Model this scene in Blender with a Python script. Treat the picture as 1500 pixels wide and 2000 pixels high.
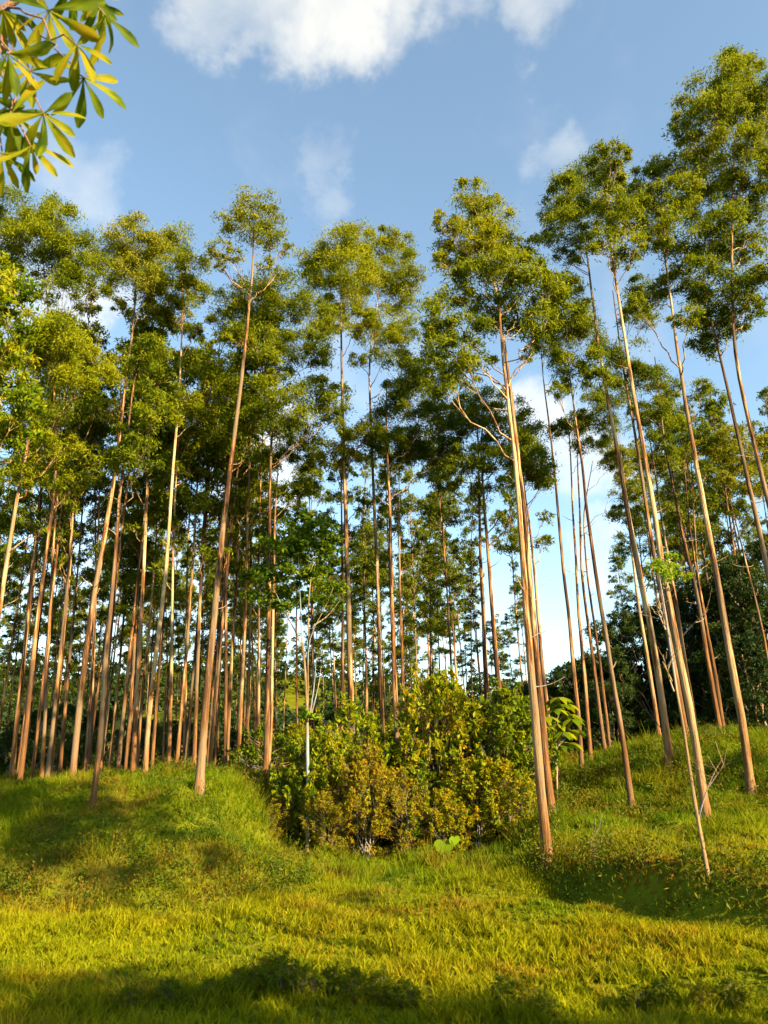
import bpy, math, random
import numpy as np
from mathutils import Matrix, Vector

for o in list(bpy.data.objects):
    bpy.data.objects.remove(o)
scn = bpy.context.scene
COL = scn.collection
R = math.radians

# ------------------------------------------------------------------ camera
EYE = 2.5
PITCH, ROLL, FPX = 18.0, -1.67, 1444.0
cam_d = bpy.data.cameras.new('camera')
cam = bpy.data.objects.new('camera', cam_d)
COL.objects.link(cam)
cam_d.sensor_fit = 'VERTICAL'
cam_d.sensor_height = 36.0
cam_d.lens = FPX / 2000.0 * 36.0
cam_d.clip_start = 0.05
cam_d.clip_end = 5000
CM = Matrix.Translation((0, 0, EYE)) @ Matrix.Rotation(R(90 + PITCH), 4, 'X') @ Matrix.Rotation(R(ROLL), 4, 'Z')
cam.matrix_world = CM
cam_d.dof.use_dof = True
cam_d.dof.focus_distance = 24
cam_d.dof.aperture_fstop = 2.4
scn.camera = cam
CR = np.array(CM.to_3x3())

def ray(px, py):
    d = CR @ np.array([(px - 750.0) / FPX, (1000.0 - py) / FPX, -1.0])
    return d / np.linalg.norm(d)

def at(px, py, Y):
    d = ray(px, py)
    return np.array([0, 0, EYE]) + d * (Y / d[1])

# ------------------------------------------------------------------ sun, sky, exposure
SUN_EL = 25.0
SUN_VEC = Vector((math.cos(R(40)), -math.sin(R(40)), math.tan(R(SUN_EL)))).normalized()
SKY_STRENGTH = 0.078
SUN_STRENGTH = 5.0
EXPOSURE = 2.15
sd = bpy.data.lights.new('sun', 'SUN')
sd.energy = SUN_STRENGTH
sd.angle = R(0.55)
sd.color = (1.0, 0.76, 0.40)
sun = bpy.data.objects.new('sun', sd)
COL.objects.link(sun)
sun.rotation_euler = SUN_VEC.to_track_quat('Z', 'Y').to_euler()
sun.location = (30, -25, 40)

scn.view_settings.view_transform = 'Standard'
scn.view_settings.look = 'None'
scn.view_settings.gamma = 1
scn.view_settings.exposure = EXPOSURE
scn.view_settings.use_curve_mapping = False

world = bpy.data.worlds.new('World')
scn.world = world
world.use_nodes = True
def build_world():
    nt = world.node_tree
    nt.nodes.clear()
    N, L = nt.nodes.new, nt.links.new
    out = N('ShaderNodeOutputWorld')
    bg = N('ShaderNodeBackground')
    bg.inputs['Strength'].default_value = SKY_STRENGTH
    sky = N('ShaderNodeTexSky')
    sky.sky_type = 'NISHITA'
    sky.sun_disc = False
    sky.sun_elevation = R(SUN_EL)
    # Nishita: rotation measured clockwise from +Y
    sky.sun_rotation = math.atan2(SUN_VEC.x, SUN_VEC.y)
    sky.altitude = 600
    sky.air_density = 1.0
    sky.dust_density = 1.2
    sky.ozone_density = 0.3
    tc = N('ShaderNodeTexCoord')
    nrm = N('ShaderNodeVectorMath'); nrm.operation = 'NORMALIZE'
    L(tc.outputs['Generated'], nrm.inputs[0])
    # soft cumulus texture over the whole dome
    n1 = N('ShaderNodeTexNoise'); n1.inputs['Scale'].default_value = 5.5
    n1.inputs['Detail'].default_value = 7; n1.inputs['Roughness'].default_value = 0.58
    n1.inputs['Distortion'].default_value = 0.25
    L(nrm.outputs[0], n1.inputs['Vector'])
    n2 = N('ShaderNodeTexNoise'); n2.inputs['Scale'].default_value = 1.7
    n2.inputs['Detail'].default_value = 3
    L(nrm.outputs[0], n2.inputs['Vector'])
    def math_node(op, a, b=None, clamp=False):
        m = N('ShaderNodeMath'); m.operation = op; m.use_clamp = clamp
        for i, v in enumerate((a, b)):
            if v is None: continue
            if isinstance(v, (int, float)): m.inputs[i].default_value = v
            else: L(v, m.inputs[i])
        return m.outputs[0]
    # ragged cloud outlines: the direction is warped by noise before it is compared with each cloud's place
    n3 = N('ShaderNodeTexNoise'); n3.inputs['Scale'].default_value = 9.0; n3.inputs['Detail'].default_value = 5
    n3.inputs['Roughness'].default_value = .6
    L(nrm.outputs[0], n3.inputs['Vector'])
    wsub = N('ShaderNodeVectorMath'); wsub.operation = 'SUBTRACT'; wsub.inputs[1].default_value = (.5, .5, .5)
    L(n3.outputs['Color'], wsub.inputs[0])
    wsc = N('ShaderNodeVectorMath'); wsc.operation = 'SCALE'; wsc.inputs['Scale'].default_value = .20
    L(wsub.outputs[0], wsc.inputs[0])
    wadd = N('ShaderNodeVectorMath'); wadd.operation = 'ADD'
    L(nrm.outputs[0], wadd.inputs[0]); L(wsc.outputs[0], wadd.inputs[1])
    wn = N('ShaderNodeVectorMath'); wn.operation = 'NORMALIZE'; L(wadd.outputs[0], wn.inputs[0])
    total = None
    blobs = [  # photo position, radius in photo pixels, weight
        (430, -30, 190, .55), (540, -20, 200, .62), (640, 0, 210, .74), (760, -40, 190, .55), (900, -60, 150, .35), (1050, 0, 130, .36),
        (150, 330, 150, .42), (180, 590, 130, .6), (40, 560, 150, .5), (640, 320, 70, .20), (655, 400, 80, .26),
        (490, 900, 150, .55), (1130, 900, 140, .46), (1045, 820, 110, .5), (1185, 1085, 90, .5),
        (200, 1150, 240, .42), (430, 1180, 240, .42), (640, 1150, 200, .25), (1080, 320, 90, .25),
        (900, 1250, 200, .15)]
    for px, py, rad, w in blobs:
        d = ray(px, py)
        dp = N('ShaderNodeVectorMath'); dp.operation = 'DOT_PRODUCT'
        L(wn.outputs[0], dp.inputs[0]); dp.inputs[1].default_value = tuple(d)
        off = math.hypot(px - 750, py - 1000)
        ang = rad / (FPX * (1 + (off / FPX) ** 2) ** 0.75)
        mr = N('ShaderNodeMapRange'); mr.interpolation_type = 'SMOOTHSTEP'
        mr.inputs['From Min'].default_value = math.cos(ang)
        mr.inputs['From Max'].default_value = 1.0
        mr.inputs['To Min'].default_value = 0
        mr.inputs['To Max'].default_value = w
        L(dp.outputs['Value'], mr.inputs['Value'])
        total = mr.outputs['Result'] if total is None else math_node('MAXIMUM', total, mr.outputs['Result'])
    # other clouds of the same kind go on all round the sky
    base = math_node('MULTIPLY', math_node('SUBTRACT', n2.outputs['Fac'], 0.60, True), 2.0)
    total = math_node('ADD', total, base)
    dens = math_node('ADD', math_node('MULTIPLY', total, 1.15), math_node('MULTIPLY', math_node('SUBTRACT', n1.outputs['Fac'], 0.50), 1.3))
    mr = N('ShaderNodeMapRange'); mr.interpolation_type = 'SMOOTHSTEP'
    mr.inputs['From Min'].default_value = 0.0
    mr.inputs['From Max'].default_value = 1.25
    L(dens, mr.inputs['Value'])
    mix = N('ShaderNodeMix'); mix.data_type = 'RGBA'
    veil = math_node('ADD', math_node('MULTIPLY', mr.outputs['Result'], 0.96), 0.04)
    L(veil, mix.inputs['Factor'])
    tintn = N('ShaderNodeMix'); tintn.data_type = 'RGBA'; tintn.blend_type = 'MULTIPLY'
    tintn.inputs['Factor'].default_value = 1.0
    L(sky.outputs['Color'], tintn.inputs['A'])
    tintn.inputs['B'].default_value = (0.88, 1.01, 0.97, 1)
    L(tintn.outputs['Result'], mix.inputs['A'])
    mix.inputs['B'].default_value = (4.0, 3.8, 3.3, 1)
    L(mix.outputs['Result'], bg.inputs['Color'])
    L(bg.outputs[0], out.inputs['Surface'])
build_world()

# ------------------------------------------------------------------ helpers
rng = np.random.default_rng(7)
random.seed(7)

def mk(name, V, F, mat, parent=None, smooth=False, attrs=None, link=True):
    """one mesh object from vertex array V and a list of face arrays F (each n x k)"""
    me = bpy.data.meshes.new(name)
    V = np.asarray(V, np.float32)
    F = [np.asarray(f, np.int32) for f in (F if isinstance(F, list) else [F]) if len(f)]
    nl = sum(f.size for f in F); nf = sum(len(f) for f in F)
    me.vertices.add(len(V)); me.vertices.foreach_set('co', V.ravel())
    me.loops.add(nl); me.loops.foreach_set('vertex_index', np.concatenate([f.ravel() for f in F]))
    sizes = np.concatenate([np.full(len(f), f.shape[1], np.int32) for f in F])
    starts = np.concatenate([[0], np.cumsum(sizes)[:-1]]).astype(np.int32)
    me.polygons.add(nf)
    me.polygons.foreach_set('loop_start', starts)
    if smooth: me.polygons.foreach_set('use_smooth', np.ones(nf, bool))
    for k, v in (attrs or {}).items():
        v = np.asarray(v, np.float32)
        if v.ndim == 1:
            a = me.attributes.new(k, 'FLOAT', 'POINT'); a.data.foreach_set('value', v)
        else:
            a = me.attributes.new(k, 'FLOAT_COLOR', 'POINT')
            a.data.foreach_set('color', np.concatenate([v, np.ones((len(v), 1), np.float32)], 1).ravel())
    me.update(calc_edges=True)
    if mat: me.materials.append(mat)
    o = bpy.data.objects.new(name, me)
    if link: COL.objects.link(o)
    if parent: o.parent = parent
    return o

def tag(o, label=None, cat=None, group=None, kind=None):
    if label: o['label'] = label
    if cat: o['category'] = cat
    if group: o['group'] = group
    if kind: o['kind'] = kind
    return o

def empty(name, loc, rz=0.0, scale=1.0):
    o = bpy.data.objects.new(name, None)
    o.empty_display_size = 0.3
    COL.objects.link(o)
    o.location = tuple(float(c) for c in loc); o.rotation_euler = (0, 0, rz); o.scale = (scale,) * 3
    return o

def sm(t):
    t = np.clip(t, 0, 1)
    return t * t * (3 - 2 * t)

def vnoise(x, y, seed=0):
    """smooth value noise, roughly -1..1"""
    def h(i, j):
        n = np.sin(i * 127.1 + j * 311.7 + seed * 74.7) * 43758.5453
        return (n - np.floor(n)) * 2 - 1
    xi, yi = np.floor(x), np.floor(y)
    u, v = sm(x - xi), sm(y - yi)
    return (h(xi, yi) * (1 - u) + h(xi + 1, yi) * u) * (1 - v) + (h(xi, yi + 1) * (1 - u) + h(xi + 1, yi + 1) * u) * v

def ground_z(X, Y):
    X = np.asarray(X, float); Y = np.asarray(Y, float)
    z = 0.9 * sm((7 - Y) / 6)
    # grassy mound
    xb = -1.9 - 0.20 * (Y - 16)
    wig = 0.5 * vnoise(Y * 0.35, Y * 0 + 3, 4)
    left = sm((xb + wig - X) / 1.8)
    zl = left * (0.70 * sm((Y - 14.8 - 0.6 * vnoise(X * .5, X * 0, 9)) / 1.5) + 1.15 * sm((Y - 16.2) / 5.0))
    zl -= left * 0.012 * np.clip(Y - 25, 0, 60)
    # knoll
    r = sm((X - 2.7) / 7.5) * sm((Y - 15) / 10)
    zr = 1.85 * r - 0.03 * np.clip(Y - 28, 0, 40) * sm((X - 2.7) / 6)
    # low bank in front of the knoll
    ye = 14.2 - 1.75 * (X - 3.3) + 0.5 * vnoise(X * .8, X * 0, 2)
    ye = np.where(X > 5.4, 10.4 - 0.35 * (X - 5.4), ye)
    zt = 0.68 * sm((X - 2.4) / 1.6) * sm((Y - ye) / 1.3)
    # back plateau behind the gully
    zb = 1.3 * sm((Y - 23) / 9) * (1 - left) * (1 - sm((X - 2.7) / 6))
    z = z + np.maximum(zl, 0) + np.maximum(zr, 0) + zt + zb
    near = sm((70 - Y) / 30) * sm((60 - np.abs(X)) / 20)
    z = z + near * (0.10 * vnoise(X * .55, Y * .55, 1) + (0.06 + .13 * sm((Y - 13.5) / 3)) * vnoise(X * 1.3, Y * 1.3, 5) + (.03 + 0.09 * sm((Y - 13.5) / 3)) * vnoise(X * 2.6, Y * 2.6, 6))
    # far wooded hill
    z = z + 21 * np.exp(-((X + 60) / 105) ** 2) * sm((Y - 95) / 110) + 10 * sm((Y - 130) / 200)
    return z

def gz(x, y):
    return float(ground_z(np.array([x]), np.array([y]))[0])

def cast(px, py):
    """first point of the ground along a photo pixel"""
    d = ray(px, py); t = 3.0; p0 = np.array([0, 0, EYE])
    while t < 120:
        p = p0 + d * t
        if p[2] <= gz(p[0], p[1]): return p
        t += 0.05
    return None

# ------------------------------------------------------------------ materials
def new_mat(name):
    m = bpy.data.materials.new(name); m.use_nodes = True
    nt = m.node_tree; nt.nodes.clear()
    return m, nt, nt.nodes.new, nt.links.new

def leaf_mat(name, cols, trans=0.35, rough=0.6, tcol=(1.3, 1.2, 0.3), spec=0.10):
    """cols: ramp over the per-leaf attribute 'tint'"""
    m, nt, N, L = new_mat(name)
    out = N('ShaderNodeOutputMaterial')
    at_ = N('ShaderNodeAttribute'); at_.attribute_name = 'tint'
    oi = N('ShaderNodeObjectInfo')
    add = N('ShaderNodeMath'); add.operation = 'MULTIPLY_ADD'
    L(oi.outputs['Random'], add.inputs[0]); add.inputs[1].default_value = 0.24
    sub = N('ShaderNodeMath'); sub.operation = 'SUBTRACT'
    L(at_.outputs['Fac'], sub.inputs[0]); sub.inputs[1].default_value = 0.12
    L(sub.outputs[0], add.inputs[2])
    rp = N('ShaderNodeValToRGB')
    els = rp.color_ramp.elements
    while len(els) < len(cols): els.new(0.5)
    for i, c in enumerate(cols):
        els[i].position = i / (len(cols) - 1); els[i].color = (*c, 1)
    L(add.outputs[0], rp.inputs[0])
    p = N('ShaderNodeBsdfPrincipled')
    p.inputs['Roughness'].default_value = rough
    p.inputs['Specular IOR Level'].default_value = spec
    L(rp.outputs[0], p.inputs['Base Color'])
    t = N('ShaderNodeBsdfTranslucent')
    mul = N('ShaderNodeMix'); mul.data_type = 'RGBA'; mul.blend_type = 'MULTIPLY'
    mul.inputs['Factor'].default_value = 1
    L(rp.outputs[0], mul.inputs['A']); mul.inputs['B'].default_value = (*tcol, 1)
    L(mul.outputs['Result'], t.inputs['Color'])
    mx = N('ShaderNodeMixShader'); mx.inputs[0].default_value = trans
    L(p.outputs[0], mx.inputs[1]); L(t.outputs[0], mx.inputs[2])
    L(mx.outputs[0], out.inputs['Surface'])
    return m

M = {}
M['euc'] = leaf_mat('eucalyptus_leaf', [(.034, .060, .003), (.078, .112, .003), (.150, .182, .003), (.205, .215, .004)], .42)
M['euc_pale'] = leaf_mat('pale_eucalyptus_leaf', [(.070, .095, .008), (.115, .140, .010), (.175, .190, .010), (.22, .205, .012)], .40)
M['broad'] = leaf_mat('broad_leaf', [(.018, .055, .010), (.030, .085, .012), (.060, .120, .012), (.12, .15, .014)], .28, .42)
M['thicket'] = leaf_mat('thicket_leaf', [(.014, .030, .007), (.022, .044, .008), (.036, .060, .010), (.06, .08, .012)], .25)
M['shrub'] = leaf_mat('shrub_leaf', [(.036, .080, .004), (.115, .175, .004), (.225, .245, .004), (.32, .21, .006)], .46)
M['shrub_dry'] = leaf_mat('dry_shrub_leaf', [(.085, .115, .006), (.175, .170, .006), (.270, .195, .007), (.270, .130, .010)], .44)
M['weed'] = leaf_mat('bank_weed_leaf', [(.030, .062, .004), (.065, .100, .005), (.115, .105, .008), (.13, .065, .014)], .34)
M['lime'] = leaf_mat('lime_leaf', [(.13, .24, .010), (.17, .27, .012), (.21, .26, .014)], .45)
M['palmate'] = leaf_mat('palmate_leaflet', [(.040, .075, .004), (.105, .150, .004), (.20, .22, .005), (.30, .22, .006)], .5, .6, (1.4, 1.25, .3), .1)

def bark_mat(name, dark, mid, pale, rough_col):
    m, nt, N, L = new_mat(name)
    out = N('ShaderNodeOutputMaterial')
    p = N('ShaderNodeBsdfPrincipled'); p.inputs['Roughness'].default_value = 0.85
    p.inputs['Specular IOR Level'].default_value = 0.2
    tc = N('ShaderNodeTexCoord'); oi = N('ShaderNodeObjectInfo')
    off = N('ShaderNodeVectorMath'); off.operation = 'ADD'
    comb = N('ShaderNodeCombineXYZ')
    mu = N('ShaderNodeMath'); mu.operation = 'MULTIPLY'; L(oi.outputs['Random'], mu.inputs[0]); mu.inputs[1].default_value = 40
    L(mu.outputs[0], comb.inputs[0]); L(mu.outputs[0], comb.inputs[2])
    L(tc.outputs['Object'], off.inputs[0]); L(comb.outputs[0], off.inputs[1])
    mp = N('ShaderNodeMapping'); mp.inputs['Scale'].default_value = (20, 20, 1.3)
    L(off.outputs[0], mp.inputs['Vector'])
    n = N('ShaderNodeTexNoise'); n.inputs['Scale'].default_value = 1.0; n.inputs['Detail'].default_value = 6; n.inputs['Roughness'].default_value = .65
    L(mp.outputs[0], n.inputs['Vector'])
    mp2 = N('ShaderNodeMapping'); mp2.inputs['Scale'].default_value = (3.2, 3.2, .42)
    L(off.outputs[0], mp2.inputs['Vector'])
    n2 = N('ShaderNodeTexNoise'); n2.inputs['Scale'].default_value = 1.0; n2.inputs['Detail'].default_value = 5
    L(mp2.outputs[0], n2.inputs['Vector'])
    st = N('ShaderNodeMapRange'); st.inputs['From Min'].default_value = .47; st.inputs['From Max'].default_value = .56
    L(n2.outputs['Fac'], st.inputs['Value'])
    # value = streak noise + patches + per-tree paleness (object colour)
    sep = N('ShaderNodeSeparateColor'); L(oi.outputs['Color'], sep.inputs[0])
    def MN(op, a, b):
        k = N('ShaderNodeMath'); k.operation = op
        for i, v in enumerate((a, b)):
            if isinstance(v, (int, float)): k.inputs[i].default_value = v
            else: L(v, k.inputs[i])
        return k.outputs[0]
    val = MN('ADD', MN('MULTIPLY', n.outputs['Fac'], 2.4), MN('MULTIPLY', st.outputs['Result'], .42))
    val = MN('ADD', val, MN('MULTIPLY', MN('SUBTRACT', sep.outputs[0], .5), .8))
    val = MN('SUBTRACT', val, .94)
    rp = N('ShaderNodeValToRGB'); e = rp.color_ramp.elements
    e.new(.5); e[0].position = .22; e[1].position = .50; e[2].position = .80
    e[0].color = (*dark, 1); e[1].color = (*mid, 1); e[2].color = (*pale, 1)
    L(val, rp.inputs[0])
    # old rough bark on the lowest metres
    sx = N('ShaderNodeSeparateXYZ'); L(tc.outputs['Object'], sx.inputs[0])
    hz = N('ShaderNodeMapRange'); hz.inputs['From Min'].default_value = 3.2; hz.inputs['From Max'].default_value = -.6
    L(MN('ADD', sx.outputs[2], MN('MULTIPLY', n2.outputs['Fac'], -3)), hz.inputs['Value'])
    fac = MN('MULTIPLY', hz.outputs[0], MN('MULTIPLY', n.outputs['Fac'], 1.35))
    mx = N('ShaderNodeMix'); mx.data_type = 'RGBA'
    L(fac, mx.inputs['Factor']); L(rp.outputs[0], mx.inputs['A']); mx.inputs['B'].default_value = (*rough_col, 1)
    mp3 = N('ShaderNodeMapping'); mp3.inputs['Scale'].default_value = (2.2, 2.2, .33); mp3.inputs['Location'].default_value = (5, 3, 11)
    L(off.outputs[0], mp3.inputs['Vector'])
    n4 = N('ShaderNodeTexNoise'); n4.inputs['Scale'].default_value = 1.0; n4.inputs['Detail'].default_value = 6
    L(mp3.outputs[0], n4.inputs['Vector'])
    g4 = N('ShaderNodeMapRange'); g4.inputs['From Min'].default_value = .52; g4.inputs['From Max'].default_value = .60; g4.inputs['To Max'].default_value = .75
    L(n4.outputs['Fac'], g4.inputs['Value'])
    mg = N('ShaderNodeMix'); mg.data_type = 'RGBA'
    L(g4.outputs['Result'], mg.inputs['Factor']); L(mx.outputs['Result'], mg.inputs['A'])
    mg.inputs['B'].default_value = (mid[0] * .75, mid[1] * 1.35, mid[2] * 3.2, 1)
    L(mg.outputs['Result'], p.inputs['Base Color'])
    b = N('ShaderNodeBump'); b.inputs['Strength'].default_value = .8; b.inputs['Distance'].default_value = .05
    L(n.outputs['Fac'], b.inputs['Height']); L(b.outputs[0], p.inputs['Normal'])
    L(p.outputs[0], out.inputs['Surface'])
    return m
M['bark'] = bark_mat('eucalyptus_bark', (.034, .016, .009), (.215, .088, .024), (.40, .30, .17), (.145, .068, .024))
M['pale_bark'] = bark_mat('pale_smooth_bark', (.13, .09, .045), (.25, .185, .10), (.40, .33, .21), (.22, .15, .075))
M['twig'] = bark_mat('dry_twig_bark', (.10, .06, .03), (.26, .17, .09), (.42, .33, .20), (.25, .16, .09))
M['red_twig'] = bark_mat('reddish_twig_bark', (.07, .035, .03), (.13, .065, .05), (.20, .11, .07), (.10, .05, .04))

def ground_mat():
    m, nt, N, L = new_mat('grassy_soil')
    out = N('ShaderNodeOutputMaterial')
    p = N('ShaderNodeBsdfPrincipled'); p.inputs['Roughness'].default_value = .95
    p.inputs['Specular IOR Level'].default_value = 0
    tc = N('ShaderNodeTexCoord')
    n = N('ShaderNodeTexNoise'); n.inputs['Scale'].default_value = .6; n.inputs['Detail'].default_value = 9; n.inputs['Roughness'].default_value = .7
    L(tc.outputs['Object'], n.inputs['Vector'])
    rp = N('ShaderNodeValToRGB'); e = rp.color_ramp.elements
    e.new(.5); e[0].position = .3; e[1].position = .5; e[2].position = .72
    e[0].color = (.075, .060, .010, 1); e[1].color = (.090, .105, .006, 1); e[2].color = (.13, .145, .006, 1)
    L(n.outputs['Fac'], rp.inputs[0]); L(rp.outputs[0], p.inputs['Base Color'])
    b = N('ShaderNodeBump'); b.inputs['Distance'].default_value = .08
    n3 = N('ShaderNodeTexNoise'); n3.inputs['Scale'].default_value = 9; n3.inputs['Detail'].default_value = 5
    L(tc.outputs['Object'], n3.inputs['Vector']); L(n3.outputs['Fac'], b.inputs['Height']); L(b.outputs[0], p.inputs['Normal'])
    L(p.outputs[0], out.inputs['Surface'])
    return m
M['ground'] = ground_mat()

def grass_mat(name, trans=.38):
    m, nt, N, L = new_mat(name)
    out = N('ShaderNodeOutputMaterial')
    a = N('ShaderNodeAttribute'); a.attribute_name = 'col'
    p = N('ShaderNodeBsdfPrincipled'); p.inputs['Roughness'].default_value = .65; p.inputs['Specular IOR Level'].default_value = .06
    L(a.outputs['Color'], p.inputs['Base Color'])
    t = N('ShaderNodeBsdfTranslucent')
    mul = N('ShaderNodeMix'); mul.data_type = 'RGBA'; mul.blend_type = 'MULTIPLY'; mul.inputs['Factor'].default_value = 1
    L(a.outputs['Color'], mul.inputs['A']); mul.inputs['B'].default_value = (1.3, 1.2, .3, 1)
    L(mul.outputs['Result'], t.inputs['Color'])
    mx = N('ShaderNodeMixShader'); mx.inputs[0].default_value = trans
    L(p.outputs[0], mx.inputs[1]); L(t.outputs[0], mx.inputs[2]); L(mx.outputs[0], out.inputs['Surface'])
    return m
M['grass'] = grass_mat('grass_blade')

# ------------------------------------------------------------------ ground
def build_ground():
    def axis(lo, hi, step, far_lo, far_hi, g=1.22):
        mid = np.arange(lo, hi + 1e-6, step)
        a, s = [], step
        v = hi
        while v < far_hi:
            s *= g; v += s; a.append(v)
        b, s = [], step; v = lo
        while v > far_lo:
            s *= g; v -= s; b.append(v)
        return np.array(b[::-1] + list(mid) + a)
    xs = axis(-24, 24, .22, -1500, 1500)
    ys = axis(2, 44, .22, -600, 2200)
    X, Y = np.meshgrid(xs, ys)
    Z = ground_z(X, Y)
    V = np.stack([X, Y, Z], -1).reshape(-1, 3)
    nx, ny = len(xs), len(ys)
    i = (np.arange(ny - 1)[:, None] * nx + np.arange(nx - 1)[None]).ravel()
    F = np.stack([i, i + 1, i + nx + 1, i + nx], 1)
    g = mk('ground', V, F, M['ground'], smooth=True)
    tag(g, 'rolling grassy ground with a mound, a gully and a knoll', 'ground', kind='structure')
build_ground()

# ------------------------------------------------------------------ tubes and leaves
def tube(P, rad, sides=8, wob=0.0, r_=None):
    """tapered tube along points P with radii rad -> V, F"""
    P = np.asarray(P, float); n = len(P)
    T = np.gradient(P, axis=0)
    T /= np.linalg.norm(T, axis=1)[:, None] + 1e-9
    up = np.array([0.0, 1.0, 0.0]) if abs(T[0][1]) < .9 else np.array([1.0, 0, 0])
    U = np.cross(T, up); U /= np.linalg.norm(U, axis=1)[:, None] + 1e-9
    W = np.cross(T, U)
    a = np.linspace(0, 2 * np.pi, sides, endpoint=False)
    rr = np.asarray(rad, float)[:, None] * np.ones((1, sides))
    if wob and r_ is not None:
        rr = rr * (1 + wob * r_.standard_normal((n, sides)))
    V = P[:, None, :] + rr[..., None] * (np.cos(a)[None, :, None] * U[:, None, :] + np.sin(a)[None, :, None] * W[:, None, :])
    V = V.reshape(-1, 3)
    i = np.arange(n - 1)[:, None] * sides; j = np.arange(sides)[None]; k = (j + 1) % sides
    F = np.stack([i + j, i + k, i + sides + k, i + sides + j], -1).reshape(-1, 4)
    return V, F

def resample(P, n):
    P = np.asarray(P, float)
    s = np.concatenate([[0], np.cumsum(np.linalg.norm(np.diff(P, axis=0), axis=1))])
    t = np.linspace(0, s[-1], n)
    Q = np.stack([np.interp(t, s, P[:, k]) for k in range(3)], 1)
    if n > 6:   # smooth the corners
        for _ in range(2):
            Q[1:-1] = .25 * Q[:-2] + .5 * Q[1:-1] + .25 * Q[2:]
    return Q

class Bag:
    def __init__(s): s.V = []; s.F = []; s.n = 0; s.A = []
    def add(s, V, F, a=None):
        s.V.append(V); s.F.append(np.asarray(F) + s.n); s.n += len(V)
        if a is not None: s.A.append(a)
    def get(s): return np.concatenate(s.V), [np.concatenate(s.F)]

def leaves(C, L, W, r_, droop=.5, tint=None, fold=.25):
    """one folded, pointed leaf (4 vertices, one quad) at each point of C"""
    n = len(C)
    d = r_.standard_normal((n, 3)); d[:, 2] -= droop
    d /= np.linalg.norm(d, axis=1)[:, None]
    q = r_.standard_normal((n, 3))
    s = np.cross(d, q); s /= np.linalg.norm(s, axis=1)[:, None] + 1e-9
    nn = np.cross(s, d)
    l = (L * r_.uniform(.7, 1.3, n))[:, None]; w = (W * r_.uniform(.7, 1.3, n))[:, None]
    base = C - d * l * .5
    mid = C + d * l * .02
    V = np.stack([base, mid + s * w * .5 + nn * w * fold, C + d * l * .5, mid - s * w * .5 + nn * w * fold], 1).reshape(-1, 3)
    F = np.arange(n * 4).reshape(n, 4)
    t = r_.uniform(0, 1, n) if tint is None else tint
    return V, F, np.repeat(t, 4)

def clump_points(c, r, n, r_, flat=.72, subs=None):
    """leaf positions of one foliage clump: sprays spread through a flattened, lumpy volume"""
    subs = subs or max(8, int(10 + r * 9))
    u = r_.standard_normal((subs, 3)); u /= np.linalg.norm(u, axis=1)[:, None]
    rad = r * r_.uniform(.35, 1.0, subs) ** .6
    S = u * rad[:, None]; S[:, 2] *= flat; S[:, 2] += .12 * r
    S += c
    wgt = r_.uniform(.15, 1.0, subs) ** 1.6
    k = r_.choice(subs, n, p=wgt / wgt.sum())
    sg = r * r_.uniform(.10, .27, subs)
    P = r_.standard_normal((n, 3)) * sg[k][:, None]; P[:, 2] *= .6
    P[:, 2] -= .5 * np.hypot(P[:, 0], P[:, 1])      # outer leaves hang lower
    base = r_.uniform(.0, 1.0, subs)[k]
    return S[k] + P, S, base

def tuft_kind(o): o['kind'] = 'stuff'; return o

def crown_mesh(name, clumps, r_, L, W, dens, mat, parent=None, tone=.45, link=True, droop=.5, flat=.72):
    B = Bag(); sprays = []
    k = dens * math.pi / (L * W * .5 * .6)
    for (c, r) in clumps:
        n = max(30, int(k * r * r))
        P, S, base = clump_points(np.asarray(c), r, n, r_, flat)
        t = np.clip(tone + (base - .5) * .6 + r_.normal(0, .14, n), 0, 1)
        V, F, A = leaves(P, L, W, r_, droop, t)
        B.add(V, F, A); sprays.append((c, S))
    V, F = B.get()
    o = mk(name, V, F, mat, parent, attrs={'tint': np.concatenate(B.A)}, link=link)
    if name == 'leaf_tuft': tuft_kind(o)
    return o, sprays

def limb_path(p0, p1, r_, n=8, sag=.12):
    p0 = np.asarray(p0, float); p1 = np.asarray(p1, float)
    t = np.linspace(0, 1, n)[:, None]
    d = p1 - p0; ln = np.linalg.norm(d)
    mid = np.array([0, 0, -sag * ln])
    P = p0 + d * t + mid * (4 * t * (1 - t)) * .5
    P[1:-1] += r_.normal(0, .025 * ln, (n - 2, 3))
    return P

# ------------------------------------------------------------------ hero eucalyptus trees
# key, path (photo pixels, base first), depth (None: where the base pixel meets the ground), base width in px,
# paleness of bark, clumps (photo x, y, radius), foliage material, tone, label
HERO = []
def H(key, path, Y, wpx, pale, clumps, mat, tone, label, dens=1.75):
    HERO.append((key, path, Y, wpx, pale, clumps, mat, tone, label, dens))

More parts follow.
